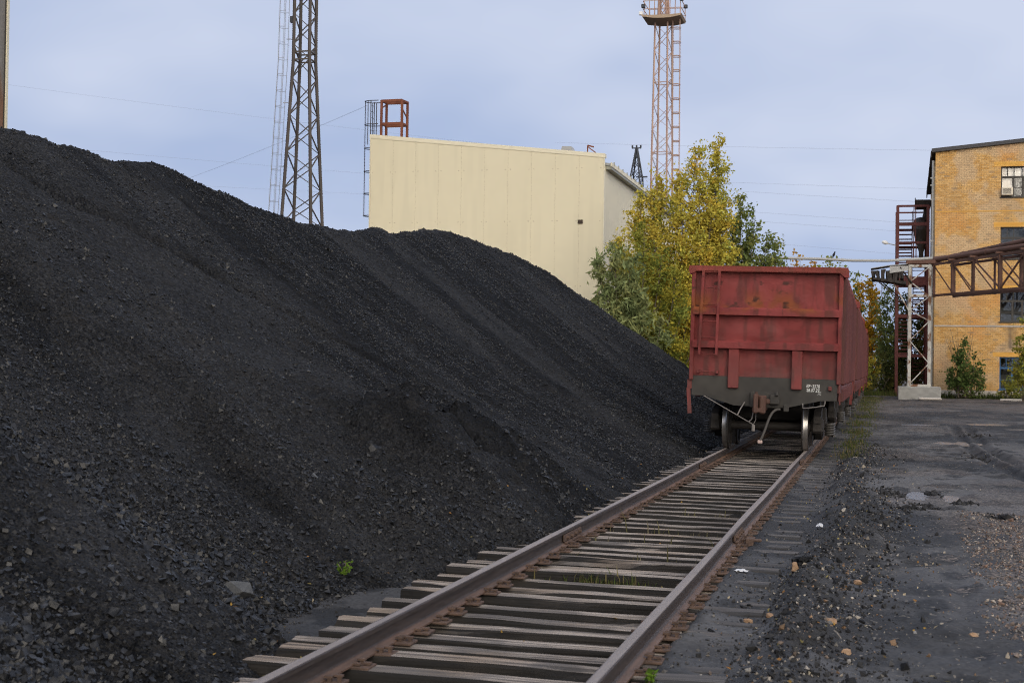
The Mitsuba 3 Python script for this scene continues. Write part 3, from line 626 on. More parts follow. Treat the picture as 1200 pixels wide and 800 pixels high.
def side_parts(s):
    P = []
    a, b = sorted((s * 1.385, s * 1.412))
    def bx(x0, x1, *r, c=0.01):
        x0, x1 = sorted((s * x0, s * x1)); return MB().cbox(x0, x1, *r, c)
    X = MB(); ny, nz = 90, 16
    YY, ZZ = np.meshgrid(np.linspace(0.2, LEN - 0.2, ny), np.linspace(1.36, 3.46, nz))
    XX = 1.345 + 0.03 * (meshkit.fbm(np.stack([YY * 0.9, ZZ * 1.2, 0 * YY + 3 * s], -1), 3) - 0.5)
    F = grid_faces(nz, ny); V = np.stack([s * XX, YY, ZZ], -1).reshape(-1, 3); V2 = V.copy(); V2[:, 0] = s * 1.31
    X.add(V, F if s > 0 else F[:, ::-1]); X.add(V2, F[:, ::-1] if s > 0 else F)
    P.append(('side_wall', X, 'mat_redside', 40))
    P.append(('top_rail', bx(1.33, 1.49, 0.11, LEN - 0.11, 3.46, 3.60), 'mat_red', False))
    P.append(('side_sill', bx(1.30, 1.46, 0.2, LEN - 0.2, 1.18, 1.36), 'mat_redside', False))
    for k in range(7):
        y = 0.95 + k * (LEN - 1.9) / 6
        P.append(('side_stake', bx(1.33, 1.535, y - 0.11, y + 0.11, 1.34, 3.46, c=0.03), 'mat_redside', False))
    for k in range(6):
        y = 0.95 + (k + 0.5) * (LEN - 1.9) / 6
        m = bx(1.40, 1.47, y - 0.62, y + 0.62, 1.22, 1.30, c=0.01)
        for d in (-0.5, 0.0, 0.5): 
            x0, x1 = sorted((s * 1.38, s * 1.50)); m.cbox(x0, x1, y + d - 0.05, y + d + 0.05, 1.0, 1.26, 0.015)
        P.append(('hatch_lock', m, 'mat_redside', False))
    return P
def bogie(yc):
    P = []
    for dy in (-0.925, 0.925):
        ws = f'wheelset'
        sub = []
        for s in (-1, 1):
            prof = [(0.70, 0.09), (0.705, 0.14), (0.745, 0.19), (0.755, 0.39), (0.722, 0.415), (0.722, 0.498), (0.735, 0.505), (0.750, 0.497), (0.757, 0.482), (0.80, 0.4755), (0.85, 0.472), (0.852, 0.41), (0.80, 0.39), (0.79, 0.19), (0.86, 0.14), (0.862, 0.09)]
            if s < 0: prof = [(-x, r) for x, r in prof][::-1]
            sub.append(('wheel', MB().lathe(prof, 'x', (0, yc + dy, 0.474), 48), 'mat_under', 30))
            tr = [(0.751, 0.4975), (0.758, 0.4832), (0.80, 0.4768), (0.846, 0.4737)]
            if s < 0: tr = [(-x, r) for x, r in tr][::-1]
            sub.append(('tread', MB().lathe(tr, 'x', (0, yc + dy, 0.474), 64), 'mat_tread', True))
            sub.append(('axle_box', MB().cbox(s * 1.02 - 0.12, s * 1.02 + 0.12, yc + dy - 0.16, yc + dy + 0.16, 0.36, 0.66, 0.04), 'mat_under', False))
        sub.append(('axle', MB().lathe([(-1.1, 0.0), (-1.1, 0.065), (-0.9, 0.075), (-0.86, 0.097), (-0.7, 0.097), (-0.6, 0.083), (0.6, 0.083), (0.7, 0.097), (0.86, 0.097), (0.9, 0.075), (1.1, 0.065), (1.1, 0.0)], 'x', (0, yc + dy, 0.474), 20), 'mat_under', 40))
        P.append((ws, sub))
    for s in (-1, 1):
        x0, x1 = s * 1.02 - 0.07, s * 1.02 + 0.07
        poly = [(-1.15, 0.70), (-1.15, 0.56), (-0.75, 0.55), (-0.55, 0.33), (-0.32, 0.20), (0.32, 0.20), (0.55, 0.33), (0.75, 0.55), (1.15, 0.56), (1.15, 0.70), (0.9, 0.80), (0.4, 0.86), (-0.4, 0.86), (-0.9, 0.80)]
        m = MB().prism(poly, x0, x1)
        R = np.array([[0, 1, 0, 0], [1, 0, 0, yc], [0, 0, 1, 0], [0, 0, 0, 1.0]])
        m.tf(R); m.f = [f[:, ::-1] for f in m.f]
        sub = []
        for dx in (-0.14, 0.12):
            for dyy in (-0.24, 0.0, 0.24):
                p, w = helix((s * (1.02 + dx + 0.1), yc + dyy, 0.27), 0.085, 0.25, 5, 0.019)
                sub.append(('spring', MB().tube(p, w, 6), 'mat_spring', 60))
        P.append(('side_frame', [('', m, 'mat_under', False)] + sub))
    P.append(('bolster', MB().cbox(-1.15, 1.15, yc - 0.2, yc + 0.2, 0.56, 0.86, 0.03), 'mat_under', False))
    P.append(('brake_beam', MB().cyl((-0.8, yc - 0.42, 0.40), (0.8, yc - 0.42, 0.40), 0.035, 8).cyl((-0.8, yc + 0.42, 0.40), (0.8, yc + 0.42, 0.40), 0.035, 8), 'mat_under', 40))
    P.append(('brake_shoe', MB().cbox(-0.84, -0.74, yc - 0.47, yc - 0.40, 0.3, 0.62, 0.02).cbox(0.74, 0.84, yc - 0.47, yc - 0.40, 0.3, 0.62, 0.02), 'mat_under', False))
    return P

def mirror_end(P):
    R = np.array([[-1, 0, 0, 0], [0, -1, 0, LEN], [0, 0, 1, 0], [0, 0, 0, 1.0]])
    return [(n, m.tf(R), mat, sm) for n, m, mat, sm in P]
def wagon_model():
    P = end_parts() + mirror_end(end_parts()) + side_parts(1) + side_parts(-1)
    P.append(('floor', MB().box(-1.36, 1.36, 0.11, LEN - 0.11, 1.26, 1.34), 'mat_under', False))
    P.append(('centre_sill', MB().cbox(-0.20, 0.20, 0.14, LEN - 0.14, 0.92, 1.26, 0.02), 'mat_under', False))
    for y in (2.04, 4.2, 6.35, 8.5, LEN - 2.04): P.append(('cross_beam', MB().cbox(-1.3, 1.3, y - 0.15, y + 0.15, 1.0, 1.26, 0.02), 'mat_under', False))
    P.append(('brake_cylinder', MB().cyl((0.5, 5.3, 0.85), (0.5, 6.1, 0.85), 0.2, 18).cyl((-0.55, 6.8, 0.82), (-0.55, 7.9, 0.82), 0.18, 18), 'mat_under', 40))
    out = []
    def conv(p):
        if isinstance(p[1], list): return (p[0], [conv(q) for q in p[1]])
        n, m, mat, sm = p
        return (n, mikit.ply(m.out(), mat, smooth=sm))
    for p in P + bogie(2.04) + bogie(LEN - 2.04): out.append(conv(p))
    return out
WAGON = wagon_model()
def place_wagon(label, y, tilt, dx=0.0):
    k = thing('freight_wagon', label, 'railway wagon', 'red open freight wagons coupled on the track')
    a = math.radians(tilt)
    M = np.array([[math.cos(a), 0, math.sin(a), XC + dx], [0, 1, 0, y], [-math.sin(a), 0, math.cos(a), RAILZ - 0.001], [0, 0, 0, 1]])
    B0 = math.radians(0.54)
    Mb = np.array([[math.cos(B0), 0, math.sin(B0), XC + dx - 0.0], [0, 1, 0, y], [-math.sin(B0), 0, math.cos(B0), RAILZ - 0.009], [0, 0, 0, 1]])
    for n, d in WAGON:
        if isinstance(d, list):
            own = [q for q in d if q[0] == '']
            if own:
                kk = part(k, n, own[0][1], M=Mb)
            else:
                kk = numbered(k + '__' + n)
            for q in d:
                if q[0]: part(kk, q[0], q[1], M=Mb)
        else:
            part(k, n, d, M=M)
    return k, M
FACE = 28.2
w0, M0 = place_wagon('nearest red open freight wagon with ladder on its rust stained end wall', FACE, 1.2)
place_wagon('second red freight wagon in the row, coupled behind the nearest one', FACE + 13.92, 0.7, 0.06)
place_wagon('third red freight wagon from the front of the row', FACE + 2 * 13.92, 0.9, 0.05)
place_wagon('last red freight wagon, farthest along the track towards the yellow trees', FACE + 3 * 13.92, 0.5, 0.07)
for txt, z, x, h in (('КР-1278', 1.285, 0.822, 0.058), ('28.07.22', 1.205, 0.822, 0.058), ('1012', 1.19, 1.05, 0.022), ('3-24', 1.15, 1.04, 0.022)):
    m = meshkit.text_mesh(txt, h, 0.002, True); v = np.array(m.vertices)
    v = np.stack([v[:, 0] * 0.72 + x, 0.0195 - v[:, 2], v[:, 1] + z], -1)
    part(w0, 'stencil', (v, np.array(m.faces)), 'mat_stencil', M=M0, label='white stencilled lettering on the grey end sill')

# ------------------------------------------------------------------ cream panel building
CY, CX0, CX1 = 66.0, -24.39, -12.68
b = thing('panel_building', 'tall cream clad industrial building behind the coal heap', 'building')
ctop = lambda x: 13.09 + (x - CX0) / (CX1 - CX0) * (11.86 - 13.09)
npan = 10; pw = (CX1 - CX0 - 0.03) / npan
for i in range(npan):
    x0, x1 = CX0 + 0.015 + i * pw + 0.006, CX0 + 0.015 + (i + 1) * pw - 0.006
    m = MB().prism([(x0, 0.2), (x1, 0.2), (x1, ctop(x1) - 0.03), (x0, ctop(x0) - 0.03)], CY, CY + 0.08)
    part(b, 'wall_panel', m, 'mat_cream')
    fx = MB()
    for z in (2.5, 5.6, 8.7, 11.2):
        for xx in (x0 + 0.12, x1 - 0.12):
            if z < ctop(xx) - 0.6: fx.box(xx - 0.03, xx + 0.03, CY - 0.006, CY, z - 0.02, z + 0.02)
    part(b, 'panel_fixing', fx, 'mat_joint', stuff=True)
    if i: part(b, 'panel_joint', MB().box(x0 - 0.012, x0, CY + 0.012, CY + 0.07, 0.3, ctop(x0) - 0.05), 'mat_joint')
part(b, 'wall', MB().prism([(CX0 + 0.02, 0.1), (CX1 - 0.02, 0.1), (CX1 - 0.02, 11.3), (CX0 + 0.02, 12.5)], CY + 0.08, CY + 27), 'mat_creamtrim')
m = MB().prism([(CX0 - 0.04, ctop(CX0) - 0.19), (CX1 + 0.05, ctop(CX1) - 0.19), (CX1 + 0.05, ctop(CX1)), (CX0 - 0.04, ctop(CX0))], CY - 0.03, CY + 0.35)
part(b, 'parapet_trim', m, 'mat_creamtrim')
part(b, 'corner_trim', MB().box(CX1 - 0.012, CX1 + 0.03, CY - 0.02, CY + 0.12, 0.2, 11.68), 'mat_creamtrim')
part(b, 'corner_trim', MB().box(CX0 - 0.03, CX0 + 0.012, CY - 0.02, CY + 0.12, 0.2, 12.9), 'mat_creamtrim')
for i in range(22):
    y0 = CY + 0.125 + i * 1.19
    part(b, 'side_panel', MB().box(CX1 - 0.02, CX1 + 0.022, y0 + 0.006, y0 + 1.184, 0.2, 11.32), 'mat_cream')
rf = part(b, 'roof', MB().prism([(CX0, 12.6), (CX1 + 0.28, 11.33), (CX1 + 0.28, 11.45), (CX0, 12.75)], CY + 0.36, CY + 27.2), 'mat_roofgrey')
part(b, 'gutter', MB().box(CX1 + 0.025, CX1 + 0.30, CY + 0.37, CY + 27.2, 11.16, 11.325), 'mat_gutter')
part(b, 'eave_trim', MB().box(CX1 + 0.285, CX1 + 0.33, CY + 0.2, CY + 27.2, 11.28, 11.47), 'mat_creamtrim')
for i in range(20): part(b, 'gutter_bracket', MB().box(CX1 + 0.31, CX1 + 0.36, CY + 0.8 + i * 1.2, CY + 0.86 + i * 1.2, 11.4, 11.55), 'mat_gutter')
part(b, 'wall_vent', MB().cbox(-13.9, -13.66, CY - 0.05, CY + 0.02, 8.55, 8.74, 0.01), 'mat_darkvent')
part(b, 'roof_vent', MB().prism([(-15.15, 12.2), (-14.5, 12.15), (-14.6, 12.48), (-15.05, 12.5)], CY + 1.5, CY + 2.2), 'mat_palepipe')
part(b, 'roof_bracket', MB().beam((-13.6, CY + 0.6, 12.0), (-13.6, CY + 0.6, 12.36), 0.05).beam((-13.6, CY + 0.6, 12.3), (-13.2, CY + 0.6, 12.0), 0.05).beam((-13.6, CY + 0.6, 12.36), (-13.3, CY + 0.6, 12.28), 0.07), 'mat_rustframe')
fr = numbered(b + '__ladder_frame')
fx, fy = (-23.86, -22.95), (CY + 0.6, CY + 1.9)
FXs = [(-24.0, CY + 0.42), (-22.93, CY + 0.42), (-23.96, CY + 1.05), (-22.86, CY + 1.05)]
for x, y in FXs: part(fr, 'post', MB().beam((x, y, 12.5), (x, y, 14.84), 0.105), 'mat_rustframe')
for z, h in ((14.80, 0.13), (13.66, 0.13)):
    for i, j in ((0, 1), (2, 3), (0, 2), (1, 3)):
        (x0, y0), (x1, y1) = FXs[i], FXs[j]
        part(fr, 'rail', MB().beam((x0, y0, z - 0.002 * i), (x1, y1, z - 0.002 * i), 0.09, h if i + j in (1, 5) else h * 0.7), 'mat_rustframe')
part(fr, 'brace', MB().beam((-22.93, CY + 0.44, 14.4), (-22.86, CY + 1.03, 14.0), 0.05).beam((-24.0, CY + 0.44, 14.45), (-23.96, CY + 1.03, 14.72), 0.05), 'mat_rustframe')
ld = numbered(b + '__caged_ladder')
LX, LY = -24.15, CY + 0.42
for y in (LY - 0.25, LY + 0.25): part(ld, 'stile', MB().beam((CX0 - 0.08, y, 8.9), (CX0 - 0.08, y, 14.8), 0.035), 'mat_cageblack')
for i in range(19): part(ld, 'rung', MB().cyl((CX0 - 0.08, LY - 0.25, 9.0 + i * 0.31), (CX0 - 0.08, LY + 0.25, 9.0 + i * 0.31), 0.012, 5), 'mat_cageblack')
for z in (14.78, 13.62, 12.45, 11.3, 10.2, 9.1):
    t = np.linspace(-np.pi / 2, np.pi / 2, 11)
    x1 = CX0 - 0.08 if z < 13 else -24.05
    pts = [(x1, LY - 0.34, z)] + [(CX0 - 0.10 - 0.36 * math.cos(a), LY + 0.34 * math.sin(a), z) for a in t] + [(x1, LY + 0.34, z)]
    part(ld, 'hoop', MB().tube(pts, 0.022, 5), 'mat_cageblack')
for a, z0 in ((0.0, 9.1), (-1.3, 12.6), (1.3, 12.6)):
    x, y = CX0 - 0.10 - 0.36 * math.cos(a), LY + 0.34 * math.sin(a)
    part(ld, 'cage_bar', MB().beam((x, y, z0), (x, y, 14.78), 0.03), 'mat_cageblack')
for x, y in ((-24.26, CY + 0.42),): part(ld, 'hand_rail', MB().beam((x, y, 12.6), (x, y, 14.7), 0.035), 'mat_cageblack')

# ------------------------------------------------------------------ lattice masts
def lattice(k, base, levels, radii, phis, leg, brace, panels, mats, rings=(), single_lace=False):
    """levels: z of each bend; radii: half diagonal there; panels: z of the brace nodes"""
    def corner(i, z):
        r = np.interp(z, levels, radii); a = phis + i * np.pi / 2
        return np.array([base[0] + r * math.cos(a), base[1] + r * math.sin(a), z])
    for i in range(4):
        m = MB()
        for z0, z1 in zip(levels[:-1], levels[1:]): m.beam(corner(i, z0), corner(i, z1 + 0.001), leg, leg, up=(math.cos(phis), math.sin(phis), 0))
        part(k, 'leg', m, mats[0])
    for n_, (z0, z1) in enumerate(zip(panels[:-1], panels[1:])):
        for i in range(4):
            j = (i + 1) % 4
            if single_lace:
                a, c = (i, j) if (n_ + i) % 2 else (j, i)
                part(k, 'brace', MB().beam(corner(a, z0), corner(c, z1), brace, brace * 0.6), mats[1]); continue
            part(k, 'brace', MB().beam(corner(i, z0), corner(j, z1), brace, brace * 0.6), mats[1])
            a, b2 = corner(j, z0), corner(i, z1)
            o = np.array([base[0], base[1], 0]); inw = (o - (a + b2) / 2) * [1, 1, 0]; inw = inw / np.linalg.norm(inw) * brace * 0.8
            part(k, 'brace', MB().beam(a + inw, b2 + inw, brace, brace * 0.6), mats[1])
    for z in rings:
        for i in range(4):
            part(k, 'ring_bar', MB().beam(corner(i, z), corner((i + 1) % 4, z + 0.002), brace * 1.1), mats[1])
    return corner

t1 = thing('lattice_tower', 'dark brown steel lattice mast rising tall behind the coal heap on the left', 'mast')
C1 = (-25.42, 60.0)
cor = lattice(t1, C1, [0.2, 8.3, 15.5, 27.0], [1.42, 0.985, 0.545, 0.5], math.radians(45.8), 0.115, 0.055, list(np.linspace(0.4, 15.5, 19)) + list(np.linspace(16.2, 26.7, 16)), ('mat_mast_dark', 'mat_mast_dark'), rings=(15.5, 15.85, 26.9), single_lace=True)
ld = numbered(t1 + '__caged_ladder')
def lad_pt(z, dx, dy): 
    x = -26.62 + np.interp(z, [0, 8.9, 15.5, 27], [-0.75, -0.17, 0.16, 0.36])
    return (C1[0] + (x - C1[0]) + dx, C1[1] - 0.1 + dy, z)
zz = [0.5, 4, 8.9, 12, 15.5, 21, 27]
for dx, dy in ((0.16, -0.2), (0.16, 0.2)): part(ld, 'stile', MB().tube([lad_pt(z, dx, dy) for z in zz], 0.013, 5), 'mat_cage')
for dx, dy in ((-0.2, 0.0), (-0.10, -0.26), (-0.10, 0.26)): part(ld, 'cage_bar', MB().tube([lad_pt(z, dx, dy) for z in zz], 0.010, 5), 'mat_cage')
for z in np.arange(1.2, 27, 0.72): 
    part(ld, 'hoop', MB().tube([lad_pt(z, 0.16, -0.22), lad_pt(z, -0.10, -0.26), lad_pt(z, -0.2, 0), lad_pt(z, -0.10, 0.26), lad_pt(z, 0.16, 0.22)], 0.009, 4), 'mat_cage')
for z in np.arange(2.0, 27, 2.9):
    p = lad_pt(z, 0.16, 0); part(ld, 'bracket', MB().beam(p, (C1[0] - np.interp(z, [0.2, 8.3, 15.5, 27], [1.3, 0.9, 0.5, 0.45]), C1[1], z), 0.03), 'mat_cage')
part(t1, 'lamp_box', MB().cbox(-26.05, -25.9, 59.7, 59.85, 17.2, 17.5, 0.02), 'mat_mast_black')

t2 = thing('floodlight_mast', 'tall pale red lattice mast with railed platform on top, behind the yellow tree', 'mast')
C2 = (-18.8, 125.0)
cor = lattice(t2, C2, [0.3, 18.5, 32.3], [1.25, 1.03, 0.82], math.radians(33), 0.12, 0.055, list(np.linspace(0.6, 32.2, 28)), ('mat_mast_red', 'mat_mast_red'), rings=(8, 20.8, 27.0), single_lace=True)
pl = part(t2, 'platform', MB().prism([(-20.6, 32.82), (-20.45, 32.62), (-19.3, 32.45), (-18.0, 32.45), (-17.15, 32.6), (-17.0, 32.78), (-18.0, 32.72), (-19.8, 32.74)], 123.4, 126.6), 'mat_mast_deck')
for i, x in enumerate(np.linspace(-20.3, -17.1, 8)):
    for y in (123.45, 126.55): part(pl, 'post', MB().beam((x, y, 32.6), (x, y, 34.05 + 0.1 * (i % 3)), 0.06), 'mat_mast_red')
for y in (123.45, 126.55):
    for z in (33.3, 34.0): part(pl, 'rail', MB().beam((-20.4, y, z), (-17.05, y, z), 0.05), 'mat_mast_red')
for x in (-20.4, -17.05):
    for z in (33.3, 34.0): part(pl, 'rail', MB().beam((x, 123.45, z), (x, 126.55, z), 0.05), 'mat_mast_red')
for x, y, z in ((-20.35, 123.3, 33.5), (-18.6, 123.3, 34.2), (-17.6, 123.3, 34.2), (-17.0, 123.4, 34.0), (-20.6, 123.6, 32.95), (-17.05, 126.5, 34.1)):
    part(t2, 'floodlight', MB().cbox(x - 0.17, x + 0.17, y - 0.2, y + 0.12, z - 0.16, z + 0.16, 0.04), 'mat_mast_black' if z > 33.2 else 'mat_white')
cor = lattice(t2, (-18.83, 125.0), [32.5, 38.0], [0.55, 0.35], math.radians(40), 0.13, 0.08, list(np.linspace(32.6, 37.9, 6)), ('mat_mast_red', 'mat_mast_red'))
ld = numbered(t2 + '__caged_ladder')
for dx, dy in ((0, -0.25), (0, 0.25), (0.62, -0.15), (0.62, 0.15)): part(ld, 'cage_bar', MB().beam((-17.75 + dx, 124.6 + dy, 1.5), (-17.9 + dx, 124.6 + dy, 32.6), 0.045), 'mat_mast_red')
for z in np.arange(3.0, 32.2, 1.25): part(ld, 'hoop', MB().tube([(-17.86, 124.3, z), (-17.4, 124.2, z), (-17.2, 124.6, z), (-17.4, 125.0, z), (-17.86, 124.9, z)], 0.045, 4), 'mat_mast_red')

t3 = thing('lattice_pylon', 'small dark lattice pylon far behind the roof of the cream building', 'pylon')
cor = lattice(t3, (-25.28, 150.0), [0.4, 21.9, 24.9, 25.25], [2.2, 0.75, 0.14, 0.1], math.radians(35), 0.12, 0.07, [2, 5, 8, 10.5, 13, 15, 16.8, 18.4, 19.8, 21.0, 22, 23.0, 23.9, 24.6], ('mat_mast_black', 'mat_mast_black'))
part(t3, 'cross_arm', MB().beam((-25.8, 150, 25.2), (-24.8, 150, 25.2), 0.12), 'mat_mast_black')
part(t3, 'cross_arm', MB().beam((-25.3, 150, 22.1), (-24.1, 150, 22.1), 0.14), 'mat_mast_black')
for x in (-25.75, -25.3, -24.85): part(t3, 'insulator', MB().cyl((x, 150, 25.25), (x, 150, 25.5), 0.1, 6), 'mat_mast_black')

sb = thing('clad_tower', 'grey sheet clad tower with cream corner strip at the left edge above the heap', 'building')
for i in range(12): part(sb, 'wall_sheet', MB().box(-34.1, -34.05 + 0.012 * (i % 2), 48.86 - i, 49.85 - i, 0, 24), 'mat_clad')
part(sb, 'wall', MB().box(-40.1, -34.1, 37.9, 50.0, 0, 24), 'mat_clad')
part(sb, 'corner_strip', MB().box(-34.1, -33.98, 49.93, 50.06, 0, 24.1), 'mat_creamtrim')
part(sb, 'seam_strip', MB().box(-34.1, -34.03, 49.86, 49.925, 0, 24), 'mat_frame_dark')

# ------------------------------------------------------------------ brick building
BY, BX0, BX1, BD = 82.0, 2.93, 16.0, 7.5
b = thing('brick_building', 'yellow brick industrial building with dark roof edge on the right', 'building')
import trimesh
from shapely.geometry import Polygon, box as sbox
btop = lambda x: 13.92 + (x - BX0) * 0.093
wall = Polygon([(BX0, 0.78), (BX1, 0.78), (BX1, btop(BX1)), (BX0, btop(BX0))])
WROWS = [(0.87, 2.64, 'blue'), (4.56, 6.29, 'dark'), (8.0, 9.75, 'dark'), (11.39, 13.07, 'dark')]
WCOLS = [6.37, 11.2]; WW = 2.5
for x in WCOLS:
    for z0, z1, _ in WROWS: wall = wall.difference(sbox(x, z0, x + WW, z1))
m0 = trimesh.creation.extrude_polygon(wall, 0.38, engine='earcut'); v = np.array(m0.vertices)
part(b, 'front_wall', (np.stack([v[:, 0], BY + 0.38 - v[:, 2], v[:, 1]], -1), m0.faces), 'mat_brick')
part(b, 'side_wall', MB().add(np.array([[x, y, z] for x in (BX0, BX0 + 0.38) for (y, z) in ((BY + 0.38, 0.78), (BY + BD, 0.78), (BY + BD, 12.6), (BY + 0.38, 13.9))]), [[0, 1, 2, 3], [4, 7, 6, 5], [0, 4, 5, 1], [2, 6, 7, 3], [1, 5, 6, 2], [0, 3, 7, 4]]), 'mat_brick')
part(b, 'rear_wall', MB().box(BX0 + 0.38, BX1, BY + BD - 0.38, BY + BD, 0.78, 12.6), 'mat_brick')
part(b, 'plinth', MB().box(BX0 - 0.05, BX1, BY - 0.06, BY + BD, 0.2, 0.78), 'mat_plinth')
for z in (4.3, 7.7, 11.1): part(b, 'floor_slab', MB().box(BX0 + 0.39, BX1, BY + 0.6, BY + BD - 0.4, z - 0.2, z), 'mat_room')
part(b, 'inner_wall', MB().box(BX0 + 0.4, BX1, BY + 3.2, BY + 3.3, 0.8, 14), 'mat_room')
v = np.array([[x, y, btop(x) + 0.02 + dz - max(0, y - BY) * 0.18] for x in (BX0 - 0.22, BX1) for y in (BY - 0.18, BY + BD + 0.3) for dz in (0, 0.2)])
part(b, 'roof', MB().add(v, [[0, 1, 3, 2], [4, 6, 7, 5], [0, 4, 5, 1], [2, 3, 7, 6], [1, 5, 7, 3], [0, 2, 6, 4]]), 'mat_roofedge')
part(b, 'barge_board', MB().beam((BX0 - 0.235, BY - 0.1, 13.83), (BX0 - 0.235, BY + BD, 12.45), 0.05, 0.36), 'mat_soffit')
part(b, 'string_course', MB().box(BX0 - 0.01, BX1, BY - 0.035, BY, 4.28, 4.36), 'mat_plinth')
part(b, 'string_course', MB().box(BX0 - 0.01, BX1, BY - 0.015, BY, 10.6, 10.66), 'mat_lintel')
dp = part(b, 'downpipe', MB().cyl((BX0 - 0.12, BY + 0.25, 0.6), (BX0 - 0.12, BY + 0.25, 13.5), 0.07, 8), 'mat_palepipe')
for i, z in enumerate((3, 6, 9, 11.3, 12.1, 12.5)): part(b, 'pipe_clip', MB().box(BX0 - 0.26, BX0 - 0.001, BY + 0.2, BY + 0.3, z, z + 0.07), 'mat_palepipe')
for x in WCOLS:
    for z0, z1, kind in WROWS:
        mat = 'mat_frame_blue' if kind == 'blue' else 'mat_frame_dark'
        w = part(b, 'window', MB().box(x, x + WW, BY + 0.14, BY + 0.22, z0, z0 + 0.07).box(x, x + WW, BY + 0.14, BY + 0.22, z1 - 0.07, z1).box(x, x + 0.07, BY + 0.141, BY + 0.219, z0 + 0.07, z1 - 0.07).box(x + WW - 0.07, x + WW, BY + 0.141, BY + 0.219, z0 + 0.07, z1 - 0.07), mat,
                 label='blue framed ground floor window' if kind == 'blue' else None)
        zt = z0 + (z1 - z0) * 0.66
        part(w, 'transom', MB().box(x + 0.07, x + WW - 0.07, BY + 0.13, BY + 0.225, zt - 0.05, zt + 0.05), mat)
        for xm in (0.36, 0.70):
            for side in (x + xm, x + WW - xm): part(w, 'mullion', MB().box(side - 0.022, side + 0.022, BY + 0.15, BY + 0.21, zt + 0.05, z1 - 0.07), mat)
        for xm in (0.66, 1.16, WW - 0.66): part(w, 'mullion', MB().box(x + xm - 0.05, x + xm + 0.05, BY + 0.135, BY + 0.22, z0 + 0.07, zt - 0.05), mat)
        part(w, 'glazing_bar', MB().box(x + 0.07, x + WW - 0.07, BY + 0.16, BY + 0.2, z0 + 0.5, z0 + 0.53), mat)
        part(w, 'pane', MB().add([[x + 0.05, BY + 0.19, z0 + 0.05], [x + WW - 0.05, BY + 0.19, z0 + 0.05], [x + WW - 0.05, BY + 0.19, z1 - 0.05], [x + 0.05, BY + 0.19, z1 - 0.05]], [[0, 1, 2, 3]]), 'mat_glass')
        part(w, 'sill', MB().cbox(x - 0.06, x + WW + 0.06, BY - 0.05, BY + 0.13, z0 - 0.06, z0 + 0.005, 0.01), 'mat_frame_dark' if kind != 'blue' else 'mat_frame_blue')
        part(b, 'lintel', MB().box(x - 0.36, x + WW + 0.36, BY - 0.006, BY - 0.0005, z1 + 0.01, z1 + 0.26), 'mat_lintel')
        if kind == 'dark' and z0 > 11:
            part(w, 'curtain', MB().box(x + 0.06, x + 0.6, BY + 0.3, BY + 0.32, z0 + 0.05, zt), 'mat_curtain')
            part(w, 'curtain', MB().box(x + 0.06, x + 1.05, BY + 0.3, BY + 0.32, zt, z1 - 0.02), 'mat_curtain')
            part(w, 'curtain', MB().box(x + 1.2, x + WW - 0.1, BY + 0.3, BY + 0.32, z0 + 0.05, z1 - 0.02), 'mat_curtain')
        elif kind == 'dark' and z0 > 7:
            part(w, 'curtain', MB().box(x + 0.06, x + 1.0, BY + 0.5, BY + 0.52, z0 + 0.9, z1 - 0.02), 'mat_room')
        else:
            g = np.random.default_rng(int(z0 * 10)); 
            part(w, 'curtain', MB().box(x + 0.06, x + WW - 0.1, BY + 0.7, BY + 0.72, z0 + 0.05, z0 + 0.8), 'mat_room')
ac = thing('air_conditioner', 'boxy cream window air conditioner in the top floor window', 'air conditioner')
m = MB(); m.cbox(6.40, 6.98, BY - 0.28, BY + 0.13, 11.47, 11.90, 0.02); part(ac, 'case', m, 'mat_acbox')
part(ac, 'grille', MB().box(6.47, 6.88, BY - 0.29, BY - 0.275, 11.54, 11.83), 'mat_frame_dark')
for i in range(6): part(ac, 'louvre', MB().box(6.47, 6.88, BY - 0.297, BY - 0.289, 11.555 + i * 0.047, 11.572 + i * 0.047), 'mat_acbox')

# stair tower beside it
st = thing('fire_escape', 'maroon steel stair tower climbing the left side of the brick building', 'staircase')
SX0, SXM, SX1, SY0, SY1 = 0.97, 1.88, 2.68, 86.0, 89.6
for x in (SX0, SX1):
    for y in (SY0, SY1): part(st, 'post', MB().beam((x, y, 0.3), (x, y, 11.45), 0.17), 'mat_maroon')
for z, h in ((11.42, 0.12), (10.36, 0.2), (9.28, 0.13), (7.05, 0.5), (5.0, 0.2), (2.7, 0.2)):
    part(st, 'beam', MB().beam((SX0, SY0 - 0.002, z), (SX1, SY0 - 0.002, z), 0.10, h), 'mat_maroon')
    part(st, 'beam', MB().beam((SX0, SY1, z), (SX1, SY1, z), 0.10, h * 0.7), 'mat_maroon')
    for x in (SX0, SX1): part(st, 'beam', MB().beam((x, SY0, z + 0.003), (x, SY1, z + 0.003), 0.08, h * 0.8), 'mat_maroon')
for z, y0, y1 in ((10.36, SY0, SY0 + 0.9), (9.28, SY1 - 0.9, SY1), (7.05, SY0, SY0 + 0.9), (5.0, SY1 - 0.9, SY1), (2.7, SY0, SY0 + 0.9)):
    part(st, 'landing', MB().box(SX0 + 0.05, SX1 - 0.05, y0 + 0.05, y1 - 0.05, z - 0.02, z + 0.03), 'mat_maroon')
def flight(z0, z1, ya, yb, x0, x1):
    n = max(3, int(round(abs(z1 - z0) / 0.215)))
    f = numbered(st + '__flight')
    for i in range(n):
        t = (i + 0.5) / n; y = ya + (yb - ya) * t; z = z0 + (z1 - z0) * t
        part(f, 'tread', MB().box(x0, x1, y - 0.12, y + 0.12, z - 0.03, z + 0.03), 'mat_maroon')
    for x in (x0, x1): part(f, 'stringer', MB().beam((x, ya, z0), (x, yb, z1), 0.05, 0.2), 'mat_maroon')
    part(f, 'hand_rail', MB().beam((x1, ya, z0 + 0.95), (x1, yb, z1 + 0.95), 0.04), 'mat_maroon')
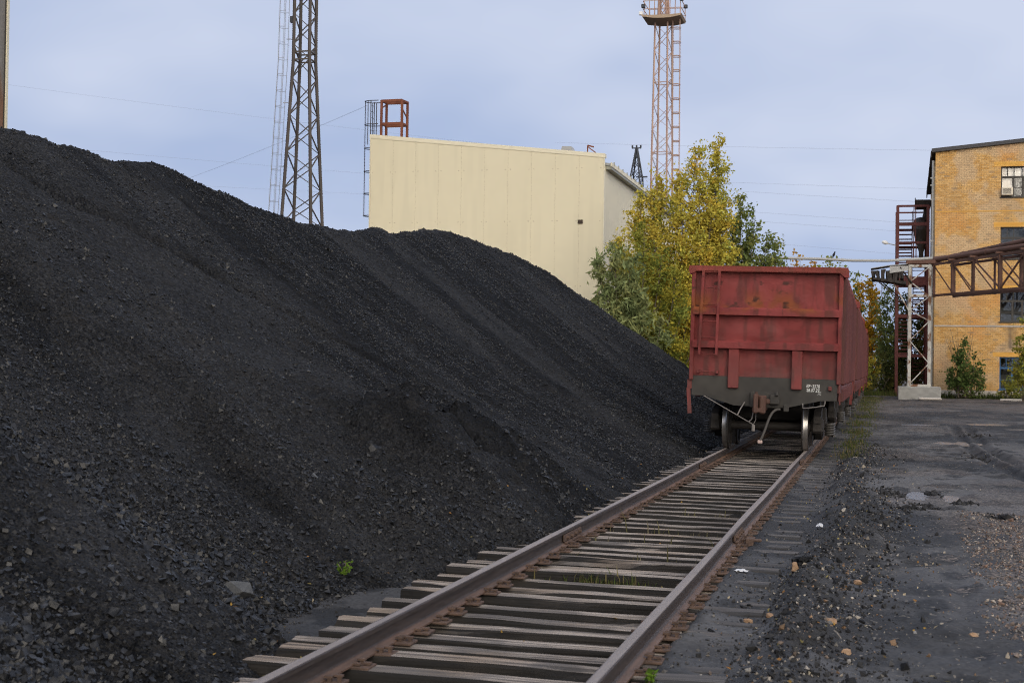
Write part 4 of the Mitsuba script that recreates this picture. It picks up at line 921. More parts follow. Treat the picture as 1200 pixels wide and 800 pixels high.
flight(10.25, 9.3, SY0 + 0.9, SY1 - 0.9, SX0 + 0.08, SXM - 0.05)
flight(9.2, 7.1, SY1 - 0.9, SY0 + 0.9, SX0 + 0.08, SXM - 0.05)
flight(7.0, 5.05, SY0 + 0.9, SY1 - 0.9, SXM + 0.02, SX1 - 0.1)
flight(4.9, 2.75, SY1 - 0.9, SY0 + 0.9, SX0 + 0.08, SXM - 0.05)
flight(2.6, 0.5, SY0 + 0.9, SY1 - 0.9, SXM + 0.02, SX1 - 0.1)
for x in (SXM, SXM + 0.1): part(st, 'baluster', MB().beam((x, SY0, 9.3), (x, SY0, 11.42), 0.05), 'mat_maroon')
for x in (1.88, 2.02): part(st, 'baluster', MB().beam((x, SY0, 8.0), (x, SY0, 9.28), 0.06), 'mat_maroon')
for z in (10.95, 8.75, 7.9, 6.0, 3.8): part(st, 'guard_rail', MB().beam((SX0, SY1, z), (SX1, SY1, z), 0.05), 'mat_maroon')
cy = thing('dust_collector', 'dark grey domed dust collector hanging in the stair tower', 'dust collector')
part(cy, 'dome', MB().lathe([(10.2, 0.5), (10.45, 0.5), (10.75, 0.42), (10.92, 0.25), (10.97, 0.0)], 'z', (2.32, 88.0, 0), 24), 'mat_mast_dark', 40)
part(cy, 'cone', MB().lathe([(8.4, 0.12), (8.9, 0.14), (10.2, 0.5), (10.22, 0.0)], 'z', (2.36, 88.0, 0), 24), 'mat_mast_dark', 40)
part(cy, 'duct', MB().tube([(2.5, 88.0, 10.7), (2.62, 88.0, 11.2), (2.62, 87.8, 11.5)], 0.16, 10), 'mat_mast_dark', 40)
cb = thing('dark_canopy', 'black box canopy jutting out above the top of the stair tower', 'canopy')
part(cb, 'box', MB().cbox(1.98, 2.85, 86.3, 88.5, 11.46, 11.82, 0.02), 'mat_soffit'); part(cb, 'edge', MB().beam((1.96, 86.28, 11.42), (1.96, 86.28, 11.92), 0.05), 'mat_soffit')
lp = thing('street_lamp', 'white lamp head on an arm reaching left from the stair tower', 'lamp')
part(lp, 'arm', MB().tube([(0.89, 85.95, 9.12), (0.55, 85.9, 9.2), (0.36, 85.9, 9.25)], 0.03, 6), 'mat_palepipe')
part(lp, 'head', MB().tube([(0.08, 85.9, 9.33), (0.16, 85.9, 9.33), (0.3, 85.9, 9.28), (0.42, 85.9, 9.24), (0.46, 85.9, 9.23)], [0.02, 0.1, 0.12, 0.06, 0.02], 10), 'mat_white', 50)

# ------------------------------------------------------------------ pipe trestle
tr = thing('pipe_trestle', 'rusty pipe trestle with flaking white lattice column on a concrete block', 'trestle')
CP = [(1.50, 76.0), (2.47, 76.0), (1.52, 76.5), (2.49, 76.5)]
for x, y in CP: part(tr, 'column_post', MB().beam((x, y, 0.98), (x, y, 7.35), 0.145), 'mat_flaky', label='column post with flaking white paint')
def lace(p, q, zs, w=0.075, mat='mat_flaky'):
    for i, (a, b2) in enumerate(zip(zs[:-1], zs[1:])):
        A, Bq = (p, q) if i % 2 == 0 else (q, p)
        part(tr, 'lacing_bar', MB().beam((*A, a), (*Bq, b2), w, 0.05), mat)
Z4 = [1.12, 2.2, 3.37, 4.37, 4.92, 5.63, 6.4, 7.15]
lace((1.50, 75.93), (2.47, 75.93), Z4)
lace((1.43, 76.0), (1.43, 76.5), Z4); lace((2.54, 76.5), (2.54, 76.0), Z4)
for z in (1.06, 5.68, 7.2):
    for p, q in (((1.5, 75.93), (2.47, 75.93)), ((1.5, 76.57), (2.47, 76.57)), ((1.43, 76), (1.43, 76.5)), ((2.54, 76), (2.54, 76.5))): part(tr, 'tie_bar', MB().beam((*p, z), (*q, z), 0.08, 0.12), 'mat_flaky')
part(tr, 'head_beam', MB().cbox(1.30, 2.75, 75.85, 77.25, 7.30, 7.5, 0.02), 'mat_rustpipe')
cbk = single('concrete_block', 'grey concrete footing block under the white trestle column', 'concrete block', MB().cbox(0.95, 3.05, 75.3, 77.9, 0.2, 1.0, 0.03), 'mat_concrete')
P0, P1 = np.array([2.68, 76.0]), np.array([6.44, 69.0]); TD = (P1 - P0) / np.linalg.norm(P1 - P0); TN = np.array([-TD[1], TD[0]])
def tp(s, z, side): p = P0 + TD * s + TN * side; return np.array([p[0], p[1], z])
S = [0.0, 1.75, 3.7, 5.95, 7.95, 10.3, 12.4, 14.6, 16.8]; ST = 17.0
zt = lambda s: 7.27 + 0.012 * s
for side in (0.0, 1.15):
    part(tr, 'top_chord', MB().beam(tp(-0.3, zt(0), side), tp(ST, zt(ST), side), 0.10, 0.12), 'mat_rustpipe')
    part(tr, 'bottom_chord', MB().beam(tp(-0.05, 5.68, side), tp(ST, 5.68, side), 0.10, 0.12), 'mat_rustpipe')
    for i, s in enumerate(S):
        part(tr, 'truss_post', MB().beam(tp(s, 5.6, side), tp(s, zt(s), side), 0.12 if i in (0, 1, 4) else (0.2 if i == 3 else 0.07), 0.10, up=(TD[0], TD[1], 0)), 'mat_rustpipe')
    for i, (a, c) in enumerate(zip(S[:-1], S[1:])):
        if i < 3: part(tr, 'truss_diagonal', MB().beam(tp(a, zt(a) - 0.05, side), tp(c, 5.75, side), 0.045), 'mat_rustpipe')
        if i >= 3: part(tr, 'truss_diagonal', MB().beam(tp(a, 5.75, side), tp(c, zt(c) - 0.05, side), 0.075, 0.06), 'mat_rustpipe')
        if i in (2, 3): part(tr, 'truss_diagonal', MB().beam(tp(a, zt(a) - 0.05, side + 0.03), tp(c, 5.75, side + 0.03), 0.045), 'mat_rustpipe')
for s in S: part(tr, 'cross_bearer', MB().beam(tp(s, zt(s) + 0.11, -0.25), tp(s, zt(s) + 0.11, 1.4), 0.12, 0.10), 'mat_rustpipe')
ptop = lambda s: zt(s) + 0.14
def pipe(label, r, side, lift, mat, s0=-1.6, s1=ST, wavy=0.0):
    ss = np.linspace(s0, s1, 14); 
    pts = [tp(s, ptop(max(s, 0)) + r + lift + 0.033 * max(s, 0) * (lift > 0.1) + wavy * math.sin(s * 1.7), side) for s in ss]
    k = thing('pipe', label, 'pipe'); part(k, 'run', MB().tube(pts, r, 14), mat, 50)
    for s in np.arange(1.2, s1, 3.3): 
        c = tp(s, ptop(s) + r + lift + 0.033 * s * (lift > 0.1), side); part(k, 'joint_ring', MB().tube([c - [TD[0] * 0.05, TD[1] * 0.05, 0], c + [TD[0] * 0.05, TD[1] * 0.05, 0]], r * 1.2, 14), mat, 50)
    return k
pipe('upper maroon pipe on the trestle, sloping up to the right', 0.115, 0.95, 0.18, 'mat_rustpipe')
pipe('thicker lower rusty pipe on the trestle, beneath the maroon one', 0.13, 0.2, 0.0, 'mat_rustpipe', -1.3)
pipe('thin bare pipe between the two thicker pipes on the trestle', 0.07, 0.6, 0.02, 'mat_palepipe', 0.4)
for s in (1.3, 4.4, 7.6, 10.6): part(tr, 'pipe_saddle', MB().beam(tp(s, ptop(s), 0.95), tp(s, ptop(s) + 0.16 + 0.033 * s, 0.95), 0.12, 0.1, up=(TD[0], TD[1], 0)), 'mat_rustpipe')
lpz = [(-16.0, 7.86), (-6.63, 7.70), (-3.09, 7.59), (-1.35, 7.50), (0.37, 7.48), (2.6, 7.6)]
k = thing('pipe', 'long pale thin pipe crossing high over the track behind the wagons', 'pipe')
part(k, 'run', MB().tube([(x, 76.0, z) for x, z in lpz], 0.075, 10), 'mat_palepipe', 50)
for x in (-5.5, -1.9, 0.9): part(k, 'joint_ring', MB().tube([(x - 0.06, 76.0, np.interp(x, *zip(*lpz))), (x + 0.06, 76.0, np.interp(x, *zip(*lpz)))], 0.095, 10), 'mat_palepipe', 50)
tr2 = thing('pipe_support', 'thin steel post carrying the pale pipe among the trees', 'post'); part(tr2, 'post', MB().beam((-12.5, 76.0, 0.2), (-12.5, 76.0, 7.7), 0.14), 'mat_flaky'); part(tr2, 'saddle', MB().box(-12.7, -12.3, 75.85, 76.15, 7.62, 7.72), 'mat_flaky')
bd = thing('crow', 'small dark bird perched on the pale pipe above the wagons', 'bird')
m = MB(); m.lathe([(-0.13, 0.0), (-0.10, 0.035), (-0.02, 0.065), (0.06, 0.055), (0.10, 0.04), (0.14, 0.042), (0.17, 0.03), (0.185, 0.0)], 'z', (0, 0, 0), 10)
ca, sa = math.cos(0.35), math.sin(0.35)
m.tf(np.array([[ca, 0, sa, -2.35], [0, 1, 0, 76.0], [-sa, 0, ca, 7.80], [0, 0, 0, 1]]))
m.add([[-2.28, 75.99, 7.955], [-2.28, 76.01, 7.955], [-2.22, 76.0, 7.945], [-2.28, 76.0, 7.97]], [[0, 2, 3], [1, 3, 2], [0, 1, 2], [0, 3, 1]])
put(bd, m, 'mat_bird', 60)
part(bd, 'tail', MB().add([[-2.40, 75.98, 7.70], [-2.40, 76.02, 7.70], [-2.47, 76.03, 7.55], [-2.47, 75.97, 7.55], [-2.42, 76.0, 7.72], [-2.49, 76.0, 7.56]], [[0, 1, 2, 3], [0, 4, 5, 3], [4, 1, 2, 5]]), 'mat_bird')
part(bd, 'leg', MB().cyl((-2.35, 75.98, 7.56), (-2.36, 75.98, 7.70), 0.008, 4), 'mat_bird'); part(bd, 'leg', MB().cyl((-2.35, 76.02, 7.56), (-2.36, 76.02, 7.70), 0.008, 4), 'mat_bird')

# sagging service platform to the left of the column
pf = thing('service_platform', 'dark ramshackle sheet covered platform hung on the left of the trestle column', 'platform')
part(pf, 'cover_sheet', MB().add([[-0.46, 75.4, 7.06], [0.5, 75.4, 7.22], [1.35, 75.4, 7.28], [-0.46, 77.4, 7.10], [0.5, 77.4, 7.26], [1.35, 77.4, 7.32], [-0.46, 75.4, 7.03], [0.5, 75.4, 7.19], [1.35, 75.4, 7.25], [-0.46, 77.4, 7.07], [0.5, 77.4, 7.23], [1.35, 77.4, 7.29]],
     [[0, 1, 4, 3], [1, 2, 5, 4], [6, 9, 10, 7], [7, 10, 11, 8], [0, 6, 7, 1], [1, 7, 8, 2], [0, 3, 9, 6]]), 'mat_roofgrey')
part(pf, 'deck', MB().add([[-0.35, 75.5, 6.6], [1.3, 75.5, 6.38], [1.3, 77.3, 6.38], [-0.35, 77.3, 6.6], [-0.35, 75.5, 6.5], [1.3, 75.5, 6.22], [1.3, 77.3, 6.22], [-0.35, 77.3, 6.5]], [[0, 1, 2, 3], [7, 6, 5, 4], [0, 4, 5, 1], [1, 5, 6, 2], [2, 6, 7, 3], [3, 7, 4, 0]]), 'mat_darkwood')
g = np.random.default_rng(61)
for i in range(13):
    x = -0.4 + i * 0.125 + g.uniform(-0.02, 0.02)
    if i in (3, 8): continue
    part(pf, 'hanging_board', MB().beam((x, 75.45 + 0.05 * (i % 2), 7.02 - g.uniform(0, 0.12)), (x + g.uniform(-0.12, 0.15), 75.45 + 0.05 * (i % 2), 6.5 - 0.13 * (i / 12) + g.uniform(-0.1, 0.2)), 0.12, 0.03, up=(0, 1, 0)), 'mat_darkwood')
for i in range(7):
    x = -0.35 + i * 0.24
    part(pf, 'back_board', MB().beam((x, 77.2, 7.05), (x + 0.03, 77.2, 6.45), 0.17, 0.03, up=(0, 1, 0)), 'mat_darkwood')
part(pf, 'pale_panel', MB().add([[0.48, 75.42, 7.16], [1.4, 75.42, 7.17], [1.4, 75.42, 6.93], [0.48, 75.42, 6.8], [0.48, 75.45, 7.16], [1.4, 75.45, 7.17], [1.4, 75.45, 6.93], [0.48, 75.45, 6.8]], [[3, 2, 1, 0], [4, 5, 6, 7], [0, 1, 5, 4], [1, 2, 6, 5], [2, 3, 7, 6], [3, 0, 4, 7]]), 'mat_palepipe')
part(pf, 'strut', MB().beam((0.42, 75.6, 6.75), (1.45, 75.95, 4.9), 0.06), 'mat_flaky'); part(pf, 'strut', MB().beam((-0.1, 75.6, 6.4), (1.4, 76.0, 5.1), 0.05), 'mat_darkwood'); part(pf, 'strut', MB().beam((0.16, 77.2, 6.4), (1.4, 77.2, 5.3), 0.05), 'mat_darkwood')
part(pf, 'hanger', MB().beam((0.1, 75.6, 6.45), (0.1, 75.6, 5.6), 0.035), 'mat_darkwood')
part(pf, 'brace', MB().beam((1.0, 75.4, 7.1), (1.6, 75.9, 6.3), 0.06), 'mat_darkwood')

# ------------------------------------------------------------------ overhead wires
AERIAL = (-54.2, 100.0, 15.2)
def wire(p, q, sag, label):
    t = np.linspace(0, 1, 25); p, q = np.array(p, float), np.array(q, float)
    pts = p + (q - p) * t[:, None]; pts[:, 2] -= sag * 4 * t * (1 - t)
    single('overhead_wire', label, 'wire', MB().tube(pts, 0.0085, 4), 'mat_wire')
wire((-118, 140, 36.2), (-38, 140, 24.3), 0.3, 'highest overhead wire on the left, sloping down to the lattice mast')
wire((-100, 140, 26.6), (-38, 140, 20.4), 0.2, 'middle overhead wire on the left, just above the crest of the heap')
wire((-100, 140, 22.9), (-38, 140, 18.7), 0.2, 'lower overhead wire on the left, meeting the heap beside the mast')
k = thing('pole', 'dark pole behind the coal heap holding the thin rising wire', 'pole'); part(k, 'post', MB().beam((-54.3, 100.0, 0.1), (-54.3, 100.0, 15.3), 0.16), 'mat_mast_dark'); part(k, 'cross_arm', MB().beam((-54.9, 100.0, 15.1), (-53.9, 100.0, 15.1), 0.1), 'mat_mast_dark')
wire(tuple(AERIAL), (-24.73, 66.44, 14.62), 0.15, 'thin aerial wire rising from behind the heap to the caged ladder of the cream building')
wire((-32, 140, 21.1), (40, 140, 17.7), 0.3, 'upper wire of the nearer pair above the wagons')
wire((-32, 140, 20.75), (40, 140, 15.5), 0.3, 'lower wire of the upper pair right of the yellow tree')
wire((-32, 140, 18.9), (40, 140, 13.0), 0.2, 'upper wire of the lower pair beside the stair tower')
wire((-32, 140, 18.0), (40, 140, 12.2), 0.2, 'lower wire of the lower pair beside the stair tower')
wire((-32, 140, 16.2), (40, 140, 9.6), 0.2, 'lowest overhead wire above the wagons')
wire((-32, 140, 24.4), (40, 140, 21.5), 0.2, 'highest faint overhead wire on the right half of the sky')

# ------------------------------------------------------------------ trees and plants
PAL = {'yellow': [(0.46, 0.37, 0.06), (0.40, 0.36, 0.07), (0.25, 0.28, 0.06), (0.46, 0.31, 0.05)],
       'olive': [(0.15, 0.185, 0.045), (0.24, 0.235, 0.045), (0.085, 0.115, 0.03), (0.30, 0.24, 0.03)],
       'green': [(0.11, 0.145, 0.05), (0.14, 0.175, 0.06), (0.085, 0.11, 0.04), (0.22, 0.22, 0.06)],
       'grey': [(0.15, 0.185, 0.08), (0.185, 0.22, 0.10), (0.12, 0.15, 0.065), (0.25, 0.24, 0.09)],
       'dark': [(0.045, 0.065, 0.024), (0.065, 0.08, 0.028), (0.13, 0.11, 0.03), (0.03, 0.042, 0.018)],
       'orange': [(0.42, 0.22, 0.02), (0.36, 0.15, 0.012), (0.28, 0.19, 0.02), (0.34, 0.24, 0.03)],
       'bush': [(0.055, 0.095, 0.03), (0.08, 0.12, 0.036), (0.042, 0.07, 0.024), (0.11, 0.12, 0.035)]}
def leaves(C, size, col, g, long=1.5, droop=0.0):
    n = len(C)
    a = g.normal(size=(n, 3)); a[:, 2] -= droop; a /= np.linalg.norm(a, axis=1, keepdims=True)
    b_ = np.cross(a, g.normal(size=(n, 3))); b_ /= np.linalg.norm(b_, axis=1, keepdims=True) + 1e-9
    nn = np.cross(a, b_)
    s = (size * np.exp(g.normal(0, 0.22, n)))[:, None]
    V = np.stack([C - a * s * long * 0.5, C + b_ * s * 0.45 + nn * s * 0.12, C + a * s * long * 0.5, C - b_ * s * 0.45 + nn * s * 0.12], 1).reshape(-1, 3)
    k = np.arange(n)[:, None] * 4
    F = np.concatenate([k + [0, 1, 2], k + [0, 2, 3]], 0)
    return (V, F), np.repeat(col, 4, 0)

def tree(name, label, cat, base, stems, limb, per_m, twig_leaves, size, pal, seed, group=None, t0=0.2, trunk=0.07, spread=0.13, long=1.5, droop=0.0, up=0.75, pmix=None, split=True, bark='mat_bark'):
    g = np.random.default_rng(seed); base = np.asarray(base, float)
    k = thing(name, label, cat, group)
    W = MB(); Cs, Col = [], []
    pal_ = np.array(PAL[pal]) * 1.3
    for tip in stems:
        tip = np.asarray(tip, float); d = tip - base; L = np.linalg.norm(d)
        b0 = base + g.normal(0, 0.12, 3) * [1, 1, 0]
        c1 = b0 + np.array([d[0] * 0.75, d[1] * 0.75, d[2] * 0.45]) + g.normal(0, 0.1, 3)
        t = np.linspace(0, 1, 10)[:, None]
        P = (1 - t) ** 2 * b0 + 2 * t * (1 - t) * c1 + t * t * tip
        W.tube(P, np.linspace(trunk, 0.008, 10), 6)
        nl = int(L * per_m)
        for tt in t0 + (1 - t0) * (np.arange(nl) + g.uniform(0, 1, nl)) / nl:
            p = (1 - tt) ** 2 * b0 + 2 * tt * (1 - tt) * c1 + tt * tt * tip
            az = g.uniform(0, 2 * np.pi); el = g.normal(up * (0.6 + 0.6 * tt), 0.25)
            ll = limb * (1.1 - tt) ** 0.75 * g.uniform(0.5, 1.15) + 0.15
            dirv = np.array([math.cos(az) * math.cos(el), math.sin(az) * math.cos(el), math.sin(el)])
            bend = np.array([0, 0, -droop * ll * 0.5])
            q = np.linspace(0, 1, 4)[:, None]
            LP = p + dirv * ll * q + bend * q ** 2
            W.tube(LP, np.linspace(0.012 + 0.008 * ll, 0.004, 4), 4, cap=False)
            ntw = max(3, int(ll * 4))
            w = np.clip(pal_.shape[0] * 0 + g.dirichlet(np.ones(4) * 0.7), 0, 1)
            for _ in range(ntw):
                u = g.uniform(0.25, 1.0); o = p + dirv * ll * u + bend * u * u
                td = dirv * 0.5 + g.normal(0, 0.7, 3); td[2] -= droop; td /= np.linalg.norm(td)
                tl = 0.25 + 0.35 * limb * g.random() * 0.6
                m_ = int(twig_leaves * g.uniform(0.5, 1.4))
                uu = g.uniform(0, 1, m_)[:, None]
                Cs.append(o + td * tl * uu + g.normal(0, spread, (m_, 3)) * (0.4 + 0.6 * uu))
                ww = np.clip(w + g.normal(0, 0.12, (m_, 4)), 0.02, None); ww /= ww.sum(1, keepdims=True)
                cc = ww @ pal_ * np.exp(g.normal(0, 0.2, (m_, 1)))
                Col.append(cc)
    C, col = np.vstack(Cs), np.vstack(Col)
    C[:, 2] = np.maximum(C[:, 2], base[2] + 0.03)
    mesh, vc = leaves(C, size, np.clip(col, 0, 0.9), g, long, droop)
    part(k, 'trunk', W, bark, 60)
    part(k, 'crown', mesh, 'mat_leaf', color=vc)
    return k
tree('poplar_tree', 'tall yellow leaved tree with two peaks behind the left edge of the nearest wagon', 'tree', (-8.6, 60.5, 0.2),
     [(-7.6, 60.2, 11.0), (-6.65, 60.6, 11.2), (-6.75, 60.6, 10.3), (-6.5, 60.2, 9.0), (-6.3, 60.0, 8.0), (-6.1, 59.8, 6.8), (-6.8, 59.6, 8.6), (-10.0, 60.2, 9.0), (-9.0, 60.0, 9.7), (-10.9, 60.0, 7.2), (-10.3, 59.4, 6.2), (-8.3, 59.8, 9.9), (-9.4, 60.0, 9.2), (-7.2, 60.2, 9.4), (-10.2, 60.5, 8.0), (-6.6, 60.4, 7.6), (-8.0, 59.0, 8.8), (-9.2, 59.2, 7.2), (-10.6, 59.6, 6.4), (-7.2, 59.0, 7.2), (-8.4, 58.8, 5.8), (-9.8, 59.0, 5.0), (-7.6, 58.6, 4.4), (-6.4, 59.4, 5.8)],
     1.2, 4.8, 29, 0.085, 'yellow', 101, spread=0.16)
tree('maple_tree', 'bushy olive and orange tree between the cream building and the yellow tree', 'tree', (-9.6, 57.5, 0.1),
     [(-9.3, 57.3, 7.3), (-10.3, 57.4, 6.6), (-8.6, 57.5, 6.4), (-9.9, 57, 5.2), (-8.0, 57.3, 5.4), (-7.7, 57.0, 3.9), (-9.0, 56.8, 4.2), (-8.4, 56.9, 3.0), (-7.2, 57.2, 2.6), (-9.4, 56.8, 3.0)], 1.1, 4.8, 25, 0.088, 'olive', 102, spread=0.15)
tree('willow_tree', 'grey green narrow leaved willow against the corner of the cream building', 'tree', (-9.7, 55.6, 0.0),
     [(-10.8, 55.4, 6.0), (-10.2, 55.6, 6.5), (-9.6, 55.6, 6.0), (-10.4, 55.2, 4.8), (-9.3, 55.3, 5.0), (-8.8, 55.2, 4.2), (-9.8, 55.2, 3.4), (-8.3, 55.4, 3.4), (-9.0, 55.0, 2.6)], 0.9, 4.6, 20, 0.085, 'grey', 103, long=3.2, droop=0.55, spread=0.13)
tree('poplar_tree', 'slim green poplar standing just right of the yellow tree, behind the wagon', 'tree', (-5.7, 62.5, 0.2),
     [(-5.85, 61.5, 9.1), (-5.2, 61.5, 8.3), (-6.2, 61.4, 8.2), (-4.7, 61.5, 7.3), (-5.7, 61.2, 7.0), (-4.3, 61.4, 6.6), (-5.5, 62.0, 7.6), (-6.5, 62.2, 6.6), (-5.0, 62.2, 5.6), (-4.4, 62.4, 7.3)], 0.9, 4.4, 20, 0.09, 'green', 104, spread=0.12)
for i, (x, z, pal, lab) in enumerate([(-7.3, 9.5, 'olive', 'olive tree top behind the pale pipe, farthest left of the row above the wagon roof'), (-5.4, 9.4, 'orange', 'orange brown tree top seen over the middle of the wagon roof'),
                                (-3.4, 9.5, 'olive', 'olive tree top under the perched bird over the wagon roof'), (-1.55, 8.3, 'green', 'green tree top just right of the wagon roof')]):
    tree('roadside_tree', lab, 'tree', (x + 0.2, 100 + i, 0.3), [(x - 0.9, 100, z - 1.0), (x, 100 + i, z), (x + 0.9, 99.8 + i, z - 0.6), (x + 0.3, 99.2 + i, z - 2.0), (x - 0.4, 99.4 + i, z - 2.4)], 1.2, 3.0, 11, 0.14, pal, 110 + i, spread=0.2)
tree('roadside_tree', 'yellow orange tree filling the gap right of the wagons', 'tree', (-0.9, 96, 0.3), [(-1.2, 96, 7.4), (-0.4, 96, 7.6), (-0.2, 95.6, 6.4), (-1.6, 95.8, 6.2), (-0.7, 95.3, 4.8), (0.2, 95.6, 5.2), (-1.2, 95.2, 3.4)], 1.0, 3.4, 13, 0.13, 'orange', 120, spread=0.18)
tree('roadside_tree', 'mid green tree between the yellow tree and the stair tower', 'tree', (0.6, 93, 0.3), [(0.5, 93, 7.1), (1.0, 92.8, 6.2), (0.0, 92.8, 5.8), (0.6, 92.4, 4.6), (1.4, 92.6, 4.6), (-0.2, 92.3, 3.4), (0.9, 92.2, 3.0)], 1.0, 3.6, 14, 0.12, 'green', 121, spread=0.18)
tree('roadside_tree', 'dark shady tree behind the white trestle column', 'tree', (2.0, 91.5, 0.3), [(1.6, 91.5, 6.3), (2.4, 91.3, 5.6), (2.9, 91.4, 4.8), (1.5, 91, 4.4), (2.2, 90.8, 3.6), (1.2, 90.9, 2.8), (2.8, 90.9, 2.6)], 1.0, 4.0, 16, 0.12, 'dark', 122, spread=0.2)
tree('shrub', 'bright yellow shrub low in the gap beyond the last wagon', 'shrub', (-0.85, 92, 0.3), [(-0.9, 92, 2.7), (-0.4, 91.8, 2.4), (-1.3, 91.8, 2.2), (-0.6, 91.4, 1.4), (-0.1, 91.6, 1.7)], 0.6, 4.5, 14, 0.11, 'yellow', 123, spread=0.14, t0=0.1)
tree('shrub', 'dark thicket of shrub at the foot of the stair tower', 'shrub', (0.5, 88, 0.3), [(0.4, 88, 2.9), (0.9, 87.8, 2.3), (0.1, 87.8, 2.2), (1.3, 87.6, 2.0), (0.6, 87.4, 1.4), (-0.1, 87.5, 1.2), (1.9, 87.6, 2.4), (2.4, 87.7, 2.0)], 0.7, 5.0, 15, 0.10, 'dark', 124, spread=0.16, t0=0.08)
tree('shrub', 'round green bush standing against the brick wall right of the trestle', 'shrub', (4.43, 80.3, 0.42), [(4.4, 80.2, 3.3), (4.1, 80.2, 2.6), (4.9, 80.2, 2.5), (3.8, 80.1, 1.8), (5.2, 80.1, 1.9), (4.4, 79.8, 2.2), (3.6, 80.0, 1.4), (5.4, 80.0, 1.3), (4.7, 79.8, 1.5), (4.1, 79.7, 1.3)], 0.6, 5.0, 15, 0.095, 'bush', 125, spread=0.12, t0=0.18, trunk=0.035)
W = MB(); g = np.random.default_rng(77)
for i in range(16):
    x = g.uniform(3.4, 5.2); a = np.array([4.4 + (x - 4.4) * 0.4, 80.9, 2.0]); c = np.array([x, 80.9, g.uniform(3.4, 4.4)])
    W.tube([a, (a + c) / 2 + [0.02, 0, 0.05], c], [0.012, 0.009, 0.004], 4, cap=False)
single('bare_shrub', 'bare thin twigs standing up behind the round green bush', 'shrub', W, 'mat_bark')
tree('sapling', 'yellow green sapling at the right edge in front of the brick wall', 'tree', (6.95, 73.5, 0.38), [(6.9, 73.4, 4.3), (7.3, 73.4, 3.8), (6.6, 73.3, 3.4), (7.0, 73.2, 2.8), (6.5, 73.2, 2.4), (7.5, 73.3, 2.6), (6.9, 73.0, 1.6)], 0.5, 4.2, 12, 0.09, 'olive', 126, spread=0.11, t0=0.25, trunk=0.03)
tree('shrub', 'low dark bush below the blue window at the right edge', 'shrub', (6.75, 79.5, 0.4), [(6.7, 79.5, 1.25), (6.4, 79.4, 1.0), (7.1, 79.4, 1.1), (6.8, 79.2, 0.9)], 0.35, 6.0, 16, 0.08, 'olive', 127, spread=0.1, t0=0.05, trunk=0.02)

def grass(label, P, h, cols, seed, lean=0.5):
    g = np.random.default_rng(seed); n = len(P)
    a = g.uniform(0, 2 * np.pi, n); H = h * np.exp(g.normal(0, 0.35, n)); w = 0.006 + 0.010 * H
    s = np.stack([np.cos(a), np.sin(a), 0 * a], -1); o = np.stack([-np.sin(a), np.cos(a), 0 * a], -1)
    L = g.normal(0, lean, n)
    mid = P + np.stack([0 * a, 0 * a, H * 0.6], -1) + o * (L * H * 0.25)[:, None]
    tip = P + np.stack([0 * a, 0 * a, H], -1) + o * (L * H)[:, None]
    V = np.stack([P - s * w[:, None], P + s * w[:, None], mid - s * w[:, None] * 0.7, mid + s * w[:, None] * 0.7, tip], 1).reshape(-1, 3)
    k = np.arange(n)[:, None] * 5
    F = np.concatenate([k + [0, 1, 3], k + [0, 3, 2], k + [2, 3, 4]])
    c = np.array(cols)[g.integers(len(cols), size=n)] * np.exp(g.normal(0, 0.2, (n, 1)))
    k_ = structure('grass', None, None) if False else numbered('grass')
    put(k_, (V, F), 'mat_leaf', color=np.repeat(c, 5, 0)); labels[k_] = {'label': label, 'category': 'grass', 'kind': 'stuff'}
GG = [(0.05, 0.075, 0.02), (0.075, 0.095, 0.025), (0.13, 0.115, 0.05), (0.16, 0.135, 0.075)]
g = np.random.default_rng(81)
def on_ground(x, y): return np.stack([x, y, ground_z(x, y) - 0.01], -1)
y = g.uniform(29.5, 80, 9000); x = -0.62 + 0.012 * (y - 30) * 0.3 + g.normal(0, 0.16 + 0.004 * (y - 29), 9000)
k = g.random(9000) < np.clip(N(x * 2, y * 0.6, 0, 2, 71) * 2.2 - 0.55, 0.03, 1)
grass('low patchy weeds growing along the right side of the wagons', on_ground(x[k], y[k]), 0.075, GG, 82)
x = g.uniform(2.9, 12, 5000); y = 81.8 - np.abs(g.normal(0, 0.7, 5000))
grass('strip of rough grass at the foot of the brick wall', on_ground(x, y), 0.22, [(0.035, 0.055, 0.015), (0.05, 0.07, 0.02), (0.07, 0.08, 0.03)], 83)
x = g.uniform(-3, 1.0, 4000); y = g.uniform(84, 92, 4000)
grass('grass under the trees beyond the last wagon', on_ground(x, y), 0.25, GG[:3], 84)
x = -1.3 + g.normal(-0.95, 0.2, 240); y = 11.98 + g.normal(0, 0.035, 240)
P = on_ground(x, y); P[:, 2] = -0.1
grass('thin grass tuft sprouting between two sleepers inside the track', P, 0.075, [(0.06, 0.085, 0.025), (0.10, 0.12, 0.04), (0.15, 0.13, 0.06)], 85)
for j, yy in enumerate((13.1, 14.5, 15.5, 17.5)):
    n = 60; x = g.uniform(-2.9, -1.5, n); P = np.stack([x, yy + g.normal(0, 0.04, n), np.full(n, -0.10)], -1)[::2]
    grass(['few dry stalks between sleepers beyond the grass tuft', 'few dry stalks between sleepers near the first rail joint', 'few dry stalks between sleepers past the rail joint', 'farthest dry stalks between sleepers in front of the wagon'][j], P, 0.11, [(0.16, 0.14, 0.09), (0.12, 0.11, 0.05)], 90 + j)
